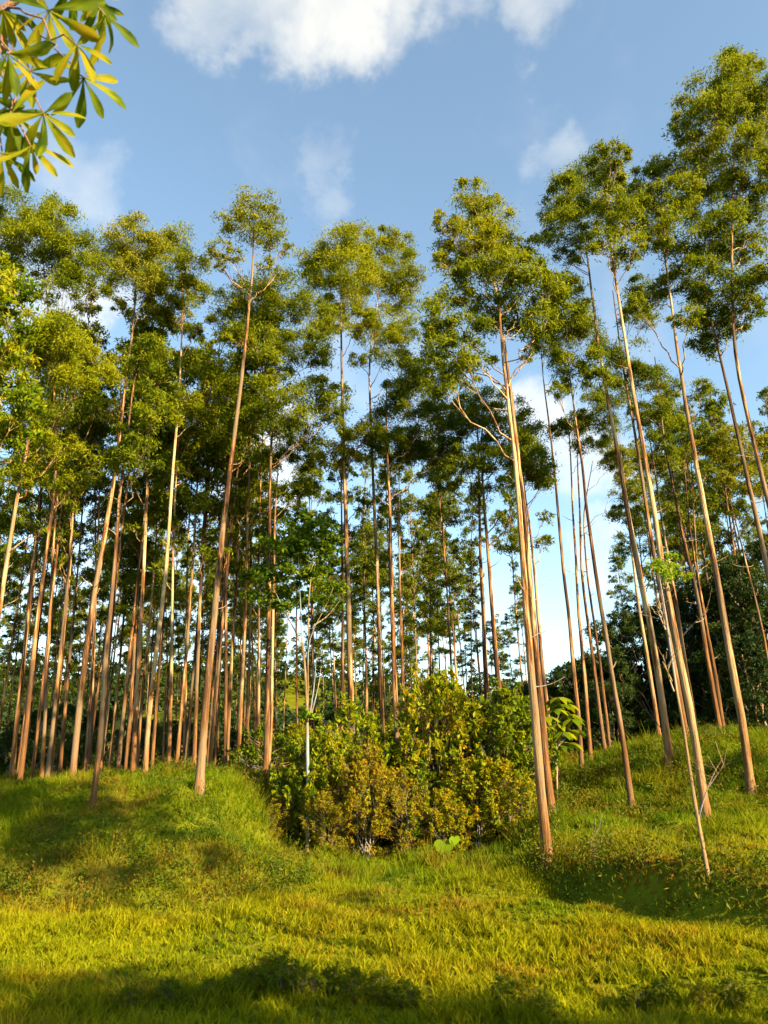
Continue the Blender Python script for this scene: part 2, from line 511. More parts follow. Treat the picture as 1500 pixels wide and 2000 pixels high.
H('A', [(140,1532),(150,1430),(160,1325),(175,1200),(196,1093),(213,987),(224,933),(233,853),(241,765),(251,693),(263,613),(266,540),(266,480)], 23.6, 17, .35,
  [(262,475,42),(232,500,34),(300,490,34),(255,530,38),(290,545,25),(240,600,16),(275,640,18),(235,720,24),(215,800,22)], 'euc_pale', .45,
  'thick dark eucalyptus at the mound edge with a round pale topmost tuft')
H('B', [(181,1582),(192,1475),(200,1400),(205,1325),(212,1237),(220,1162),(226,1100),(229,1067),(236,950),(241,920),(251,840),(257,773),(275,690)], None, 15, .5,
  [(290,690,32),(310,750,28),(262,720,28),(300,815,34),(240,850,24),(280,885,34),(230,900,30)], 'euc', .5,
  'eucalyptus standing alone in shaded grass lowest on the mound')
H('C', [(281,1532),(285,1475),(294,1350),(304,1262),(315,1187),(324,1100),(329,1000),(333,933),(339,880),(343,832),(349,773),(353,693),(357,612),(356,540),(350,490)], 23.8, 13, .85,
  [(345,488,36),(372,522,34),(340,560,40),(380,572,28),(308,592,26),(345,622,30),(385,645,18),(402,715,42),(425,755,38),(372,790,32),(400,800,30)], 'euc', .6,
  'pale grey straight eucalyptus on the mound crest with a yellow-green crown')
H('D', [(388,1547),(393,1480),(400,1400),(407,1330),(415,1230),(425,1130),(432,1060),(443,960),(456,860),(468,760),(478,680),(485,610),(492,530),(496,440)], None, 21, .45,
  [(490,398,32),(455,432,28),(525,432,30),(490,450,38),(540,470,20),(430,490,20),(415,500,13),(460,500,16),(557,490,15),(520,520,17),(435,522,12),(545,532,11)], 'euc_pale', .5,
  'tall leaning eucalyptus on the mound top with an airy see-through crown', 1.15)
H('F', [(517,1528),(522,1400),(524,1200),(524,1000),(527,870),(533,760),(537,700),(530,620)], 23.0, 15, .3,
  [(450,610,38),(500,580,42),(555,575,44),(600,610,40),(625,642,28),(530,640,44),(580,670,44),(470,660,35),(620,692,28),(520,700,28),
   (510,780,44),(560,800,46),(610,770,38),(650,800,34),(480,820,34),(590,850,38),(540,735,18)], 'euc', .42,
  'orange eucalyptus beside the thicket with a wide dark layered crown')
H('F2', [(524,1500),(530,1400),(534,1200),(538,1000),(545,900),(552,820)], 25.5, 10, .75,
  [(560,880,26),(590,900,24),(520,900,24),(540,950,20),(600,950,26)], 'euc', .4,
  'thin pale eucalyptus pressed against an orange trunk by the thicket')
H('G', [(690,1480),(686,1400),(682,1250),(678,1100),(674,950),(670,830),(668,720),(666,640),(667,560)], 25.5, 18, .3,
  [(660,482,38),(700,472,33),(625,502,33),(595,516,26),(640,540,38),(690,532,42),(670,590,38),(648,622,33),(700,632,28),(640,760,18),(690,870,38),(650,890,33),(720,832,28)], 'euc', .62,
  'brown eucalyptus behind the thicket under a broad yellow-green double crown')
H('H', [(750,1480),(742,1330),(738,1150),(730,1000),(725,880),(720,760),(718,700),(735,600),(745,520)], 27, 13, .55,
  [(745,477,30),(775,492,33),(800,540,26),(760,530,42),(730,560,38),(780,590,33),(740,622,33),(715,652,23),(800,642,28),(817,545,11),(760,682,33),(700,702,18),(810,702,33)], 'euc', .58,
  'slim greyish eucalyptus behind the thicket carrying a tall bushy rounded crown')
H('I', [(777,1500),(770,1330),(763,1150),(760,1000),(755,900),(752,800),(755,740)], 25.0, 16, .55,
  [(790,732,38),(840,722,38),(810,780,46),(770,812,38),(845,812,42),(760,862,36),(820,862,42),(862,872,28),(722,852,28)], 'euc', .25,
  'two-toned eucalyptus behind the thicket whose crown is short, dark and dense')
H('I2', [(792,1480),(784,1250),(780,1100),(779,930),(781,880)], 26.0, 11, .5,
  [(775,905,24),(802,885,28),(790,850,24),(760,930,18)], 'euc', .4,
  'thin eucalyptus with pale lower trunk rising from the thicket top')
H('J', [(985,1440),(977,1380),(962,1200),(950,1050),(942,950),(937,870),(945,800)], 25.5, 16, .2,
  [(920,800,34),(960,792,38),(1000,802,34),(930,850,38),(985,860,42),(1030,852,34),(900,900,33),(960,910,38),(1040,912,33),(880,882,24),(1062,932,20)], 'euc', .4,
  'vivid orange eucalyptus rising behind the tallest shrub')
H('J2', [(958,1440),(952,1370),(945,1200),(938,1050),(936,900),(933,830)], 26.5, 16, .45,
  [(890,842,28),(870,900,33),(940,962,22),(872,942,22),(900,800,24)], 'euc', .35,
  'grey-brown eucalyptus paired with a vivid orange trunk behind tallest shrub')
H('K', [(1072,1684),(1055,1530),(1045,1400),(1033,1250),(1022,1100),(1012,960),(1000,850),(988,750),(980,680),(975,600)], None, 25, .75,
  [(880,570,38),(930,542,42),(985,532,46),(1035,547,40),(1075,572,34),(860,622,34),(900,642,38),(950,612,42),(1010,612,42),(1060,632,34),(880,690,38),(930,700,33),(850,662,24),(1092,602,28),(1030,692,16),(905,742,28),(862,742,28)], 'euc', .3,
  'stout whitish eucalyptus rooted lowest, at the foot of the knoll beside the thicket')
H('K2', [(1077,1592),(1062,1450),(1051,1330),(1037,1180),(1028,1050),(1012,900),(1000,780),(980,640),(960,520),(930,410)], None, 20, .5,
  [(922,385,30),(945,402,28),(870,434,22),(887,442,18),(955,442,38),(920,462,35),(985,452,33),(1015,477,30),(890,492,35),(940,502,38),(1000,512,28),(860,512,18)], 'euc', .66,
  'orange eucalyptus touching a stout whitish trunk at the knoll foot')
H('L', [(1088,1510),(1080,1480),(1068,1370),(1062,1330),(1055,1250),(1046,1143),(1037,1037),(1025,957),(1018,880)], 25, 13, .5,
  [(1030,900,33),(1050,922,28),(1020,870,28),(1000,942,22),(1062,942,18),(1065,1010,12),(1060,1060,16)], 'euc', .5,
  'slim eucalyptus behind the large-leaved sapling next to the knoll')
H('M1', [(1135,1500),(1132,1430),(1120,1310),(1114,1220),(1099,1100),(1095,1050),(1085,930),(1077,842),(1061,722),(1060,680)], 26, 12, .25,
  [(1060,680,18),(1077,642,33),(1102,662,36),(1122,622,36),(1150,662,33),(1102,702,28)], 'euc', .3,
  'dark brown eucalyptus at the knoll shoulder, its trunk slightly bowed')
H('M2', [(1235,1580),(1215,1425),(1198,1340),(1180,1220),(1166,1143),(1157,1077),(1146,997),(1137,911),(1127,845),(1114,757),(1107,690)], None, 15, .3,
  [(1110,747,18),(1090,762,16),(1140,702,33),(1120,592,33),(1170,742,28),(1100,562,28)], 'euc', .4,
  'thin orange eucalyptus standing alone on the middle of the knoll slope')
H('M3', [(1155,1495),(1147,1400),(1135,1250),(1126,1130),(1118,997),(1113,877),(1110,820)], 28, 11, .4,
  [(1110,832,28),(1090,842,22),(1150,872,24),(1130,822,22)], 'euc', .2,
  'brown eucalyptus beside a bowed trunk at the knoll shoulder')
H('M4', [(1184,1490),(1162,1310),(1135,1115),(1133,997),(1126,882),(1140,800)], 30, 10, .4,
  [(1162,792,33),(1192,832,28),(1202,772,28)], 'euc', .45,
  'dark thin eucalyptus, one of a close pair before the dark trees')
H('M5', [(1194,1485),(1171,1280),(1147,1115),(1140,1000),(1160,900)], 31, 9, .35,
  [(1202,892,26),(1227,932,20),(1190,872,18)], 'euc_pale', .5,
  'thinner dark eucalyptus of a close pair before the dark trees')
H('N', [(1308,1497),(1293,1348),(1271,1224),(1246,1100),(1236,1047),(1215,927),(1199,833),(1183,753),(1169,683),(1155,567),(1143,473),(1136,420)], None, 18, .7,
  [(1140,337,36),(1105,357,28),(1085,402,26),(1120,392,33),(1160,382,33),(1070,442,24),(1110,442,33),(1160,442,26),(1065,472,13),(1130,502,17),(1100,502,17)], 'euc', .45,
  'pale golden eucalyptus on the knoll crest before a dark wood')
H('N2', [(1292,1470),(1280,1380),(1262,1270),(1246,1180),(1235,1080),(1225,980),(1212,880)], 28, 11, .95,
  [(1230,960,24),(1210,1000,22),(1245,1010,20),(1200,900,22)], 'euc', .4,
  'thin bluish grey eucalyptus on the knoll crest behind a golden one')
H('O1', [(1381,1600),(1367,1512),(1358,1441),(1343,1363),(1324,1270),(1303,1167),(1287,1073),(1273,980),(1260,900),(1245,820),(1236,767),(1220,660),(1206,567),(1192,487),(1186,400)], None, 20, .8,
  [(1190,312,28),(1210,302,20),(1185,352,33),(1215,392,26),(1190,422,33),(1225,432,28),(1180,472,26),(1240,482,22),(1210,512,18),
   (1295,1100,12),(1282,1115,11),(1308,1120,10),(1265,1105,7),(1328,1128,7),(1296,1132,9)], 'euc', .58,
  'pale streaky eucalyptus low on the knoll with bright leaf tufts midway up')
H('O3', [(1345,1470),(1343,1460),(1324,1333),(1302,1224),(1287,1131),(1273,1060),(1252,913),(1239,833),(1225,767),(1206,637),(1197,567)], 25, 14, .3,
  [(1250,562,26),(1230,612,22),(1265,622,22),(1215,692,33),(1250,742,33),(1200,742,22),(1270,802,26)], 'euc', .38,
  'orange eucalyptus directly behind the pale streaky tufted trunk')
H('O2', [(1368,1472),(1350,1370),(1334,1270),(1318,1160),(1292,1015),(1277,913),(1268,850)], 26.5, 13, .5,
  [(1290,850,22),(1265,900,22),(1300,890,18)], 'euc', .42,
  'golden eucalyptus half hidden behind the pale streaky tufted trunk')
H('P', [(1412,1455),(1386,1317),(1367,1193),(1356,1140),(1340,1087),(1327,1020),(1311,940),(1297,860),(1288,780),(1279,700)], 26, 12, .15,
  [(1262,732,26),(1300,762,28),(1290,822,28),(1250,802,22)], 'euc', .35,
  'reddish brown eucalyptus twin on the knoll top beside the dark wood')
H('P2', [(1418,1455),(1392,1300),(1364,1150),(1345,1033),(1335,920)], 27, 11, .45,
  [(1330,832,22),(1360,762,20),(1312,902,20),(1345,880,18)], 'euc', .4,
  'yellowish eucalyptus twin on the knoll top beside the dark wood')
H('Q', [(1466,1550),(1457,1456),(1442,1379),(1426,1286),(1411,1199),(1391,1087),(1375,993),(1361,927),(1348,847),(1337,780),(1318,660),(1304,543),(1290,450)], None, 20, .6,
  [(1270,347,30),(1300,332,26),(1245,382,26),(1320,382,36),(1280,402,35),(1240,432,22),(1300,452,33),(1270,472,22),(1260,572,30),(1300,562,26),(1240,592,20),(1330,522,22),(1340,622,22)], 'euc', .48,
  'straight tan eucalyptus on the knoll standing clear of other trunks')
H('R', [(1540,1450),(1500,1290),(1481,1199),(1457,1100),(1441,1039),(1423,975),(1417,927)], 25, 8, .5,
  [(1410,882,22),(1430,852,26),(1450,902,32),(1390,872,22),(1420,932,16),(1480,882,33),(1490,952,33)], 'euc_pale', .55,
  'very thin kinked eucalyptus with a small yellowish crown at the wood edge')
H('S', [(1575,1480),(1540,1310),(1497,1113),(1481,1033),(1460,940),(1444,860),(1425,780),(1409,700),(1383,604),(1370,500)], 20, 18, .35,
  [(1350,332,36),(1390,342,36),(1370,402,42),(1410,422,38),(1350,462,36),(1400,492,38),(1370,542,36),(1420,572,38),(1360,602,33),(1400,642,33),(1440,622,28),(1460,562,28),(1370,682,26)], 'euc', .38,
  'brown eucalyptus at the knoll end with a long dense drooping crown')
H('T', [(1640,1560),(1570,1260),(1497,961),(1481,887),(1463,820),(1449,753),(1436,700),(1430,560),(1430,400),(1435,260)], 19, 17, .25,
  [(1390,172,38),(1440,147,36),(1480,162,42),(1350,222,28),(1400,222,38),(1450,222,38),(1340,262,20),(1370,272,28),(1430,292,33),(1490,262,38),(1480,342,38),(1450,372,33),(1490,432,33),(1460,482,28),(1495,522,28),(1470,602,22),(1520,200,40),(1530,300,40)], 'euc', .42,
  'reddish eucalyptus, the tallest of all, its crown domed high over the knoll')
H('U', [(-45,1530),(-30,1400),(-12,1250),(4,1130),(13,1080),(24,1000),(35,947),(45,907),(62,800),(80,690)], 20, 17, .65,
  [(90,652,42),(130,662,42),(170,702,38),(50,642,38),(60,702,42),(110,722,42),(160,752,36),(200,742,28),(60,792,33),(30,852,38),(90,882,38),(120,872,33),(40,932,33),(150,942,26)], 'euc', .6,
  'bright orange forked eucalyptus with a broad flat-topped yellow-green crown')
H('V', [(36,1545),(54,1400),(62,1300),(72,1225),(87,1100),(93,1053),(107,987),(110,870),(105,740),(95,600),(85,500)], 23.0, 13, .2,
  [(40,412,38),(80,422,40),(120,452,40),(150,492,36),(60,472,42),(110,512,36),(170,532,33),(195,552,22),(40,542,28),(130,562,22),(90,572,18),(20,482,33)], 'euc', .6,
  'dark-trunked eucalyptus on the mound with a tall domed crown above the rest')
H('W', [(-150,1600),(-110,1350),(-70,1100),(-40,900),(-20,750),(-5,620)], 16, 14, .5,
  [(10,562,34),(20,622,38),(30,692,34),(15,762,38),(45,782,28),(60,842,22),(10,852,34),(-30,600,40),(-40,700,40),(-30,800,40),(-20,520,34)], 'shrub', .3,
  'fresh green leafy tree at the edge of the mound before the eucalyptus rows')

GROUP_E = 'tall eucalyptus trees of the plantation front'
MPX = 1.0 / FPX
FEET = []
def build_hero(spec, seed):
    key, path, Y, wpx, pale, clumps, mat, tone, label, dens = spec
    r_ = np.random.default_rng(seed)
    if Y is None:
        hit = cast(*path[0])
        Y = hit[1] if hit is not None else 24.0
    pts = [at(x, y, Y) for x, y in path]
    b = pts[0].copy()
    # bring the foot on to the ground
    g = gz(b[0], b[1])
    if g < b[2]:
        d = (pts[1] - pts[0]) / (pts[1] - pts[0])[2]
        b = b + d * (g - b[2]); g = gz(b[0], b[1]); b[2] = g
        pts = [b] + pts
    else:
        keep = [p for p in pts if p[2] > g + .6]
        b[2] = g
        pts = [b] + keep
    base = pts[0]
    loc = np.array([base[0], base[1], base[2]])
    FEET.append((loc[0], loc[1]))
    root = empty('eucalyptus_tree', loc)
    tag(root, label, 'tree', GROUP_E)
    P = np.array(pts) - loc
    P[0][2] -= .25
    Q = resample(P, 26)
    Q[1:] += np.cumsum(r_.normal(0, .012, (25, 3)), 0) * np.array([.4, 1, 0])
    dist = Y
    r0 = .375 * wpx * MPX * dist
    t = np.linspace(0, 1, 26)
    rad = r0 * (1 - .80 * t ** 1.15)
    rad[0] *= 1.6; rad[1] *= 1.06
    V, F = tube(Q, rad, 9, .035, r_)
    tr = mk('trunk', V, F, M['bark'], root, smooth=True)
    tr.color = (pale, .5, .5, 1)
    for k in range(r_.integers(3, 6)):
        q = int(r_.integers(7, 18)); a = r_.uniform(0, 6.28); ln = r_.uniform(.15, .75)
        e = Q[q] + np.array([math.cos(a) * ln, math.sin(a) * ln, ln * r_.uniform(.2, .9)])
        V, F = tube(limb_path(Q[q], e, r_, 5), np.linspace(.016, .004, 5), 4)
        o = mk('branch', V, F, M['twig'], root, smooth=True); o.color = (.5, .5, .5, 1)
    # clumps
    cl = []
    xs_c = np.mean([c[0] for c in clumps if c[2] > 13] or [clumps[0][0]])
    for (x, y, rp) in clumps:
        c = at(x, y, Y); r = rp * 1.2 * MPX * np.linalg.norm(c - np.array([0, 0, EYE]))
        zs = Q[:, 2] + loc[2]
        tx = np.interp(c[2], zs, Q[:, 0] + loc[0]); ty = np.interp(c[2], zs, Q[:, 1] + loc[1])
        lateral = abs(c[0] - tx)
        dy = r_.uniform(-1, 1) * (1.2 if rp > 13 else .25)
        c = at(x, y, Y + dy)
        cl.append((c - loc, r))
    if key == 'O1':
        for c, r in cl[9:]:
            crown_mesh('leaf_tuft', [(c + np.array([0, -.3, 0]), r * 1.5)], r_, .13, .035, .9, M['lime'], root, .5)
        cl = cl[:9]
    L, W = (.142, .032) if mat != 'shrub' else (.16, .06)
    cr, sprays = crown_mesh('crown', cl, r_, L, W, dens, M[mat], root, tone + .10)
    for (c, S), (cc, rr) in zip(sprays, cl):
        c = np.asarray(c)
        dz = max(.5, .9 * np.hypot(c[0] - np.interp(c[2], Q[:, 2], Q[:, 0]), c[1] - np.interp(c[2], Q[:, 2], Q[:, 1])) + .3)
        z0 = min(c[2] - dz, Q[-1, 2] - .1)
        z0 = max(z0, c[2] - 3.0) if z0 < Q[-1, 2] else z0
        j = np.array([np.interp(z0, Q[:, 2], Q[:, k]) for k in range(3)])
        rj = np.interp(z0, Q[:, 2], rad)
        B = Bag()
        lp = limb_path(j, c, r_, 8)
        rb = min(rj * .5, .014 + .020 * np.linalg.norm(c - j))
        V, F = tube(lp, np.linspace(rb, rb * .35, 8), 5)
        B.add(V, F)
        for s in S[::2]:
            st = lp[r_.integers(4, 8)]
            V, F = tube(limb_path(st, s, r_, 4, .05), np.linspace(rb * .38, .004, 4), 3)
            B.add(V, F)
        V, F = B.get()
        o = mk('branch', V, F, M['bark'], root, smooth=True)
        o.color = (min(1, pale * .6 + .3), .5, .5, 1)
    return root
for i, s in enumerate(HERO):
    build_hero(s, 100 + i)

# ------------------------------------------------------------------ plantation rows behind (shared meshes)
def copy_tree(o, parent=None):
    c = o.copy(); COL.objects.link(c); c.parent = parent
    for ch in o.children:
        k = ch.copy(); COL.objects.link(k); k.parent = c
    return c

def euc_variant(seed, h=18.0, crown=.36, wid=1.25, r0=.078, mat='euc', tone=.42, dens=1.25, L=.22, W=.055):
    r_ = np.random.default_rng(seed)
    n = 22
    t = np.linspace(0, 1, n)
    lean = r_.normal(0, .35, 2)
    Q = np.stack([lean[0] * t ** 2 + .12 * np.sin(t * 5 + seed), lean[1] * t ** 2 + .1 * np.cos(t * 4), t * h - .3], 1)
    rad = r0 * (1 - .8 * t); rad[0] *= 1.3
    root = empty('eucalyptus_tree', (0, 0, 0))
    B = Bag(); V, F = tube(Q, rad, 7, .03, r_); B.add(V, F)
    cl = []
    m = r_.integers(11, 15)
    for i in range(m):
        f = i / (m - 1)
        z = h * (1 - crown * (1 - f) ** .9) + r_.normal(0, .25)
        w = wid * (1.0 - .75 * f ** 2.2) * r_.uniform(.35, 1.0)
        a = i * 2.4 + r_.uniform(-.5, .5)
        c = np.array([np.interp(z, Q[:, 2], Q[:, 0]) + w * math.cos(a), np.interp(z, Q[:, 2], Q[:, 1]) + w * math.sin(a), z])
        cl.append((c, r_.uniform(.45, .85) * (1.1 - .35 * f)))
    for _ in range(3):   # a few low sprigs
        z = h * r_.uniform(.45, .62); a = r_.uniform(0, 6.3)
        cl.append((np.array([np.interp(z, Q[:, 2], Q[:, 0]) + .5 * math.cos(a), np.interp(z, Q[:, 2], Q[:, 1]) + .5 * math.sin(a), z]), r_.uniform(.2, .38)))
    cr, sp = crown_mesh('crown', cl, r_, L, W, dens, M[mat], root, tone)
    for (c, S) in sp:
        c = np.asarray(c)
        z0 = c[2] - .5 - .8 * np.hypot(c[0], c[1]) * .8
        j = np.array([np.interp(z0, Q[:, 2], Q[:, k]) for k in range(3)])
        lp = limb_path(j, c, r_, 6)
        V, F = tube(lp, np.linspace(.03, .012, 6), 4); B.add(V, F)
        for s in S[::3]:
            V, F = tube(limb_path(lp[4], s, r_, 3, .05), np.linspace(.012, .004, 3), 3); B.add(V, F)
    V, F = B.get()
    tr = mk('trunk', V, F, M['bark'], root, smooth=True)
    return root

VAR = [euc_variant(11, 18, .34, 1.2), euc_variant(12, 18, .42, 1.35, mat='euc_pale', tone=.4, dens=1.4), euc_variant(13, 18, .30, 1.15, tone=.35),
       euc_variant(14, 18, .38, 1.3, tone=.5), euc_variant(15, 18, .28, 1.1, .085), euc_variant(16, 18, .45, 1.25, .095, tone=.3)]
used = [False] * len(VAR)
pr = random.Random(5)
def plant(x, y, h, pale, label, group, fat=1.0):
    k = pr.randrange(len(VAR))
    if used[k]: o = copy_tree(VAR[k])
    else: o = VAR[k]; used[k] = True
    s = h / 18.0
    o.location = (x, y, gz(x, y)); o.rotation_euler = (R(pr.uniform(-1.3, 1.3)), R(pr.uniform(-1.3, 1.3)), pr.uniform(0, 6.28))
    o.scale = (s * fat, s * fat, s)
    if label.replace('short ', '') in (L1, L2, L3):
        label = label.replace('brown ', '').replace('slender', 'slender ' + ('dark brown' if pale < .28 else 'orange brown' if pale < .48 else 'pale greyish'))
        group = group + (', dark' if pale < .28 else ', orange' if pale < .48 else ', pale')
    tag(o, label, 'tree', group)
    for ch in o.children: ch.color = (pale, .5, .5, 1)
    return o

G1 = 'eucalyptus rows behind the mound'
L1 = 'slender brown eucalyptus trunk in the packed rows behind the grassy mound'
G2 = 'eucalyptus rows behind the thicket'
L2 = 'slender eucalyptus in the open rows behind the shrubby thicket'
G3 = 'eucalyptus trees behind the knoll'
L3 = 'slender eucalyptus in the rows behind the grassy knoll'
def px_of_x(X, Y):   # photo x of a ground point
    v = CR.T @ (np.array([X, Y, gz(X, Y)]) - np.array([0, 0, EYE]))
    return 750 + FPX * v[0] / -v[2]
# trunks that can be told apart at the mound's crest: photo x at the foot, distance
for px, Y, pale in [(18, 27, .4), (28, 29, .3), (60, 26.5, .35), (78, 26, .3), (93, 26.2, .45), (103, 28, .5), (120, 30, .3), (165, 27, .25), (172, 29, .4),
                    (205, 26.5, .3), (232, 27.5, .3), (240, 30, .35), (263, 25.5, .7), (305, 29, .25), (322, 26, .75), (343, 27, .35), (352, 31, .5), (377, 27.5, .35),
                    (368, 31, .3), (408, 28, .3), (416, 30, .4), (432, 27.5, .2), (447, 31, .4), (458, 28.5, .55), (480, 33, .4), (496, 30, .5)]:
    p = at(px, 1500, Y)
    plant(p[0], Y, pr.uniform(15.5, 19.5), pale + pr.uniform(-.1, .1), L1, G1, pr.uniform(.85, 1.1))
# rows further back
y = 33.0; row = 0
while y < 88:
    step = 2.7 + (y - 33) * .03
    x = -.62 * y - 6 + (row % 2) * step * .5
    while x < .62 * y + 6:
        X = x + pr.uniform(-.5, .5); Yy = y + pr.uniform(-.8, .8)
        px = px_of_x(X, Yy)
        keep = .8 if px < 560 else (.72 if px < 930 else (.34 if px < 1060 else (.0 if px < 1250 else .35)))
        if y > 62: keep *= .6
        if pr.random() < keep:
            lab, grp = (L1, G1) if px < 540 else ((L2, G2) if px < 1060 else (L3, G3))
            plant(X, Yy, pr.uniform(14.5, 19.0), pr.uniform(.05, .55), lab, grp, pr.uniform(.75, 1.05))
        x += step
    y += step * 1.15; row += 1
# shorter, younger trees among the rows
for i in range(34):
    px = -20 + i * 31 + pr.uniform(-12, 12); Yy = pr.uniform(34, 60)
    p = at(px, 1480, Yy)
    lab, grp = (L1, G1) if px < 540 else (L2, G2)
    plant(p[0], Yy, pr.uniform(8.5, 12.5), pr.uniform(.1, .6), lab.replace('slender', 'short slender'), grp + ', young', pr.uniform(1.1, 1.4))
# the plantation goes on beyond the knoll
for X, Yy in [(19, 26), (22, 31), (25, 28), (24, 36), (28, 34), (31, 30), (30, 40)] + [(at(a, 1450, b)[0], b) for a, b in [(1330, 45), (1375, 40), (1400, 47), (1440, 38), (1465, 44), (1500, 37), (1420, 52), (1520, 43), (1290, 50)]]:
    plant(X, Yy, pr.uniform(17, 20), pr.uniform(.2, .6), L3, G3)
# tall eucalyptus across the meadow: their crowns dapple the mound and the knoll with shade
for tx, ty in [(-6.0, 17.2), (-9.0, 18.4), (-4.2, 17.0), (11.5, 19.0)]:
    plant(tx + 25.5 * .766, ty - 25.5 * .643, pr.uniform(17, 19), pr.uniform(.2, .6), 'tall eucalyptus standing across the meadow from the plantation', 'eucalyptus across the meadow')
for i, u in enumerate(used):
    if not u:
        for ch in list(VAR[i].children): bpy.data.objects.remove(ch)
        bpy.data.objects.remove(VAR[i])

# ------------------------------------------------------------------ broad-leaved dark wood behind the knoll, hedges behind the rows
def bushy_variant(name, seed, h, wid, mat, n=16, L=.24, W=.11, tone=.4, dens=1.5, low=.12, trunk_r=.12, bark='twig', stems=4, cr_range=(.26, .42), shoots=0):
    r_ = np.random.default_rng(seed)
    root = empty(name, (0, 0, 0))
    cl = []
    for i in range(n):
        f = (i + .5) / n
        z = h * (low + (1 - low) * f) * r_.uniform(.9, 1.02)
        w = wid * math.sqrt(max(.04, 1 - (2 * (f - .42)) ** 2 * .8)) * r_.uniform(.3, .95)
        a = i * 2.4 + r_.uniform(-.6, .6)
        r = wid * r_.uniform(*cr_range)
        cl.append((np.array([w * math.cos(a), w * math.sin(a), min(z, h - r * .6)]), r))
    if shoots:
        for k in range(shoots):
            a = r_.uniform(0, 6.28); w = wid * math.sqrt(r_.uniform(0, 1)) * .95; z0 = h * math.sqrt(max(.05, 1 - (w / wid / 1.15) ** 2)) * r_.uniform(.55, 1.0)
            for q in range(3):
                cl.append((np.array([w * math.cos(a) * (1 + .05 * q), w * math.sin(a) * (1 + .05 * q), z0 + q * .13]), r_.uniform(.07, .12) * wid))
    cr, sp = crown_mesh('crown', cl, r_, L, W, dens, M[mat], root, tone, droop=.35, flat=.85)
    B = Bag()
    for k in range(stems):
        a = k * 6.28 / stems + r_.uniform(-.4, .4)
        top = np.array([math.cos(a) * wid * .35, math.sin(a) * wid * .35, h * r_.uniform(.6, .8)])
        P = limb_path((math.cos(a) * .1 * trunk_r, math.sin(a) * .1, -.25), top, r_, 9)
        V, F = tube(P, np.linspace(trunk_r, trunk_r * .3, 9), 6, .04, r_); B.add(V, F)
    for (c, S) in sp:
        c = np.asarray(c)
        j = np.array([c[0] * .3, c[1] * .3, max(.05, c[2] - .3 * h * .5)])
        lp = limb_path(j, c, r_, 5)
        V, F = tube(lp, np.linspace(trunk_r * .4, trunk_r * .15, 5), 4); B.add(V, F)
        for s in S[::3]:
            V, F = tube(limb_path(lp[3], s, r_, 3, .03), np.linspace(trunk_r * .15, .003, 3), 3); B.add(V, F)
    V, F = B.get()
    o = mk('trunk', V, F, M[bark], root, smooth=True); o.color = (.4, .5, .5, 1)
    return root

def place(o, x, y, s=1.0, rz=0.0, label=None, cat=None, group=None, sz=None, dz=0.0):
    o.location = (x, y, gz(x, y) + dz); o.rotation_euler = (0, 0, rz); o.scale = (s, s, sz or s)
    tag(o, label, cat, group)
    return o

dk = [bushy_variant('dark_tree', 31, 9.5, 3.0, 'thicket', 36, .22, .075, .35, 1.5, .06, .13, cr_range=(.2, .34)),
      bushy_variant('dark_tree', 32, 6.5, 2.8, 'thicket', 30, .22, .075, .3, 1.6, .05, .10, cr_range=(.2, .34))]
du = [False, False]
def dark(x, y, k, s, label='dense dark broad-leaved tree in the wood behind the knoll', group='dark trees behind the knoll'):
    o = copy_tree(dk[k]) if du[k] else dk[k]; du[k] = True
    place(o, x, y, s, pr.uniform(0, 6.28), label, 'tree', group)
for px, Y, k, s in [(1075, 38, 1, .75), (1130, 36, 1, .85), (1185, 37, 1, .9), (1235, 36, 0, .85), (1300, 38, 0, .95), (1370, 36, 0, .95), (1440, 35, 0, .95), (1500, 33, 0, 1.0),
                    (1405, 42, 0, 1.15), (1480, 40, 0, 1.2), (1560, 34, 0, 1.2), (1270, 43, 0, 1.0), (1160, 44, 1, 1.1), (1040, 42, 1, .8), (1340, 34, 1, .8), (1420, 32.5, 1, .8), (1205, 33.5, 1, .6), (1490, 31, 1, .85)]:
    p = at(px, 1450, Y); dark(p[0], Y, k, s * .8)
# undergrowth far behind the rows
for i in range(26):
    px = -60 + i * 43 + pr.uniform(-14, 14); Y = pr.uniform(44, 62) if i % 2 else pr.uniform(36, 46)
    p = at(px, 1480, Y)
    dark(p[0], Y, 1, pr.uniform(.35, .62), 'low dark bush in the undergrowth behind the eucalyptus rows', 'undergrowth bushes behind the rows')

# ------------------------------------------------------------------ far woodland canopy on the hill
def build_far_wood():
    r_ = np.random.default_rng(77)
    n = 750
    X = r_.uniform(-170, 90, n); Y = r_.uniform(98, 190, n)
    Z = ground_z(X, Y)
    B = Bag()
    C = []; T = []
    for x, y, z in zip(X, Y, Z):
        m = 110
        u = r_.standard_normal((m, 3)); u /= np.linalg.norm(u, axis=1)[:, None]
        s = r_.uniform(1.4, 2.8); u *= s; u[:, 2] = u[:, 2] * 1.2 + s * 1.3
        C.append(u + np.array([x, y, z])); T.append(np.clip(r_.uniform(.0, .35) + r_.normal(0, .12, m), 0, 1))
    C = np.concatenate(C); T = np.concatenate(T)
    V, F, A = leaves(C, .95, .6, r_, .2, T)
    o = mk('far_wood', V, F, M['thicket'], attrs={'tint': A})
    tag(o, 'distant bluish green woodland covering the hill beyond the rows', 'woodland', kind='stuff')
build_far_wood()

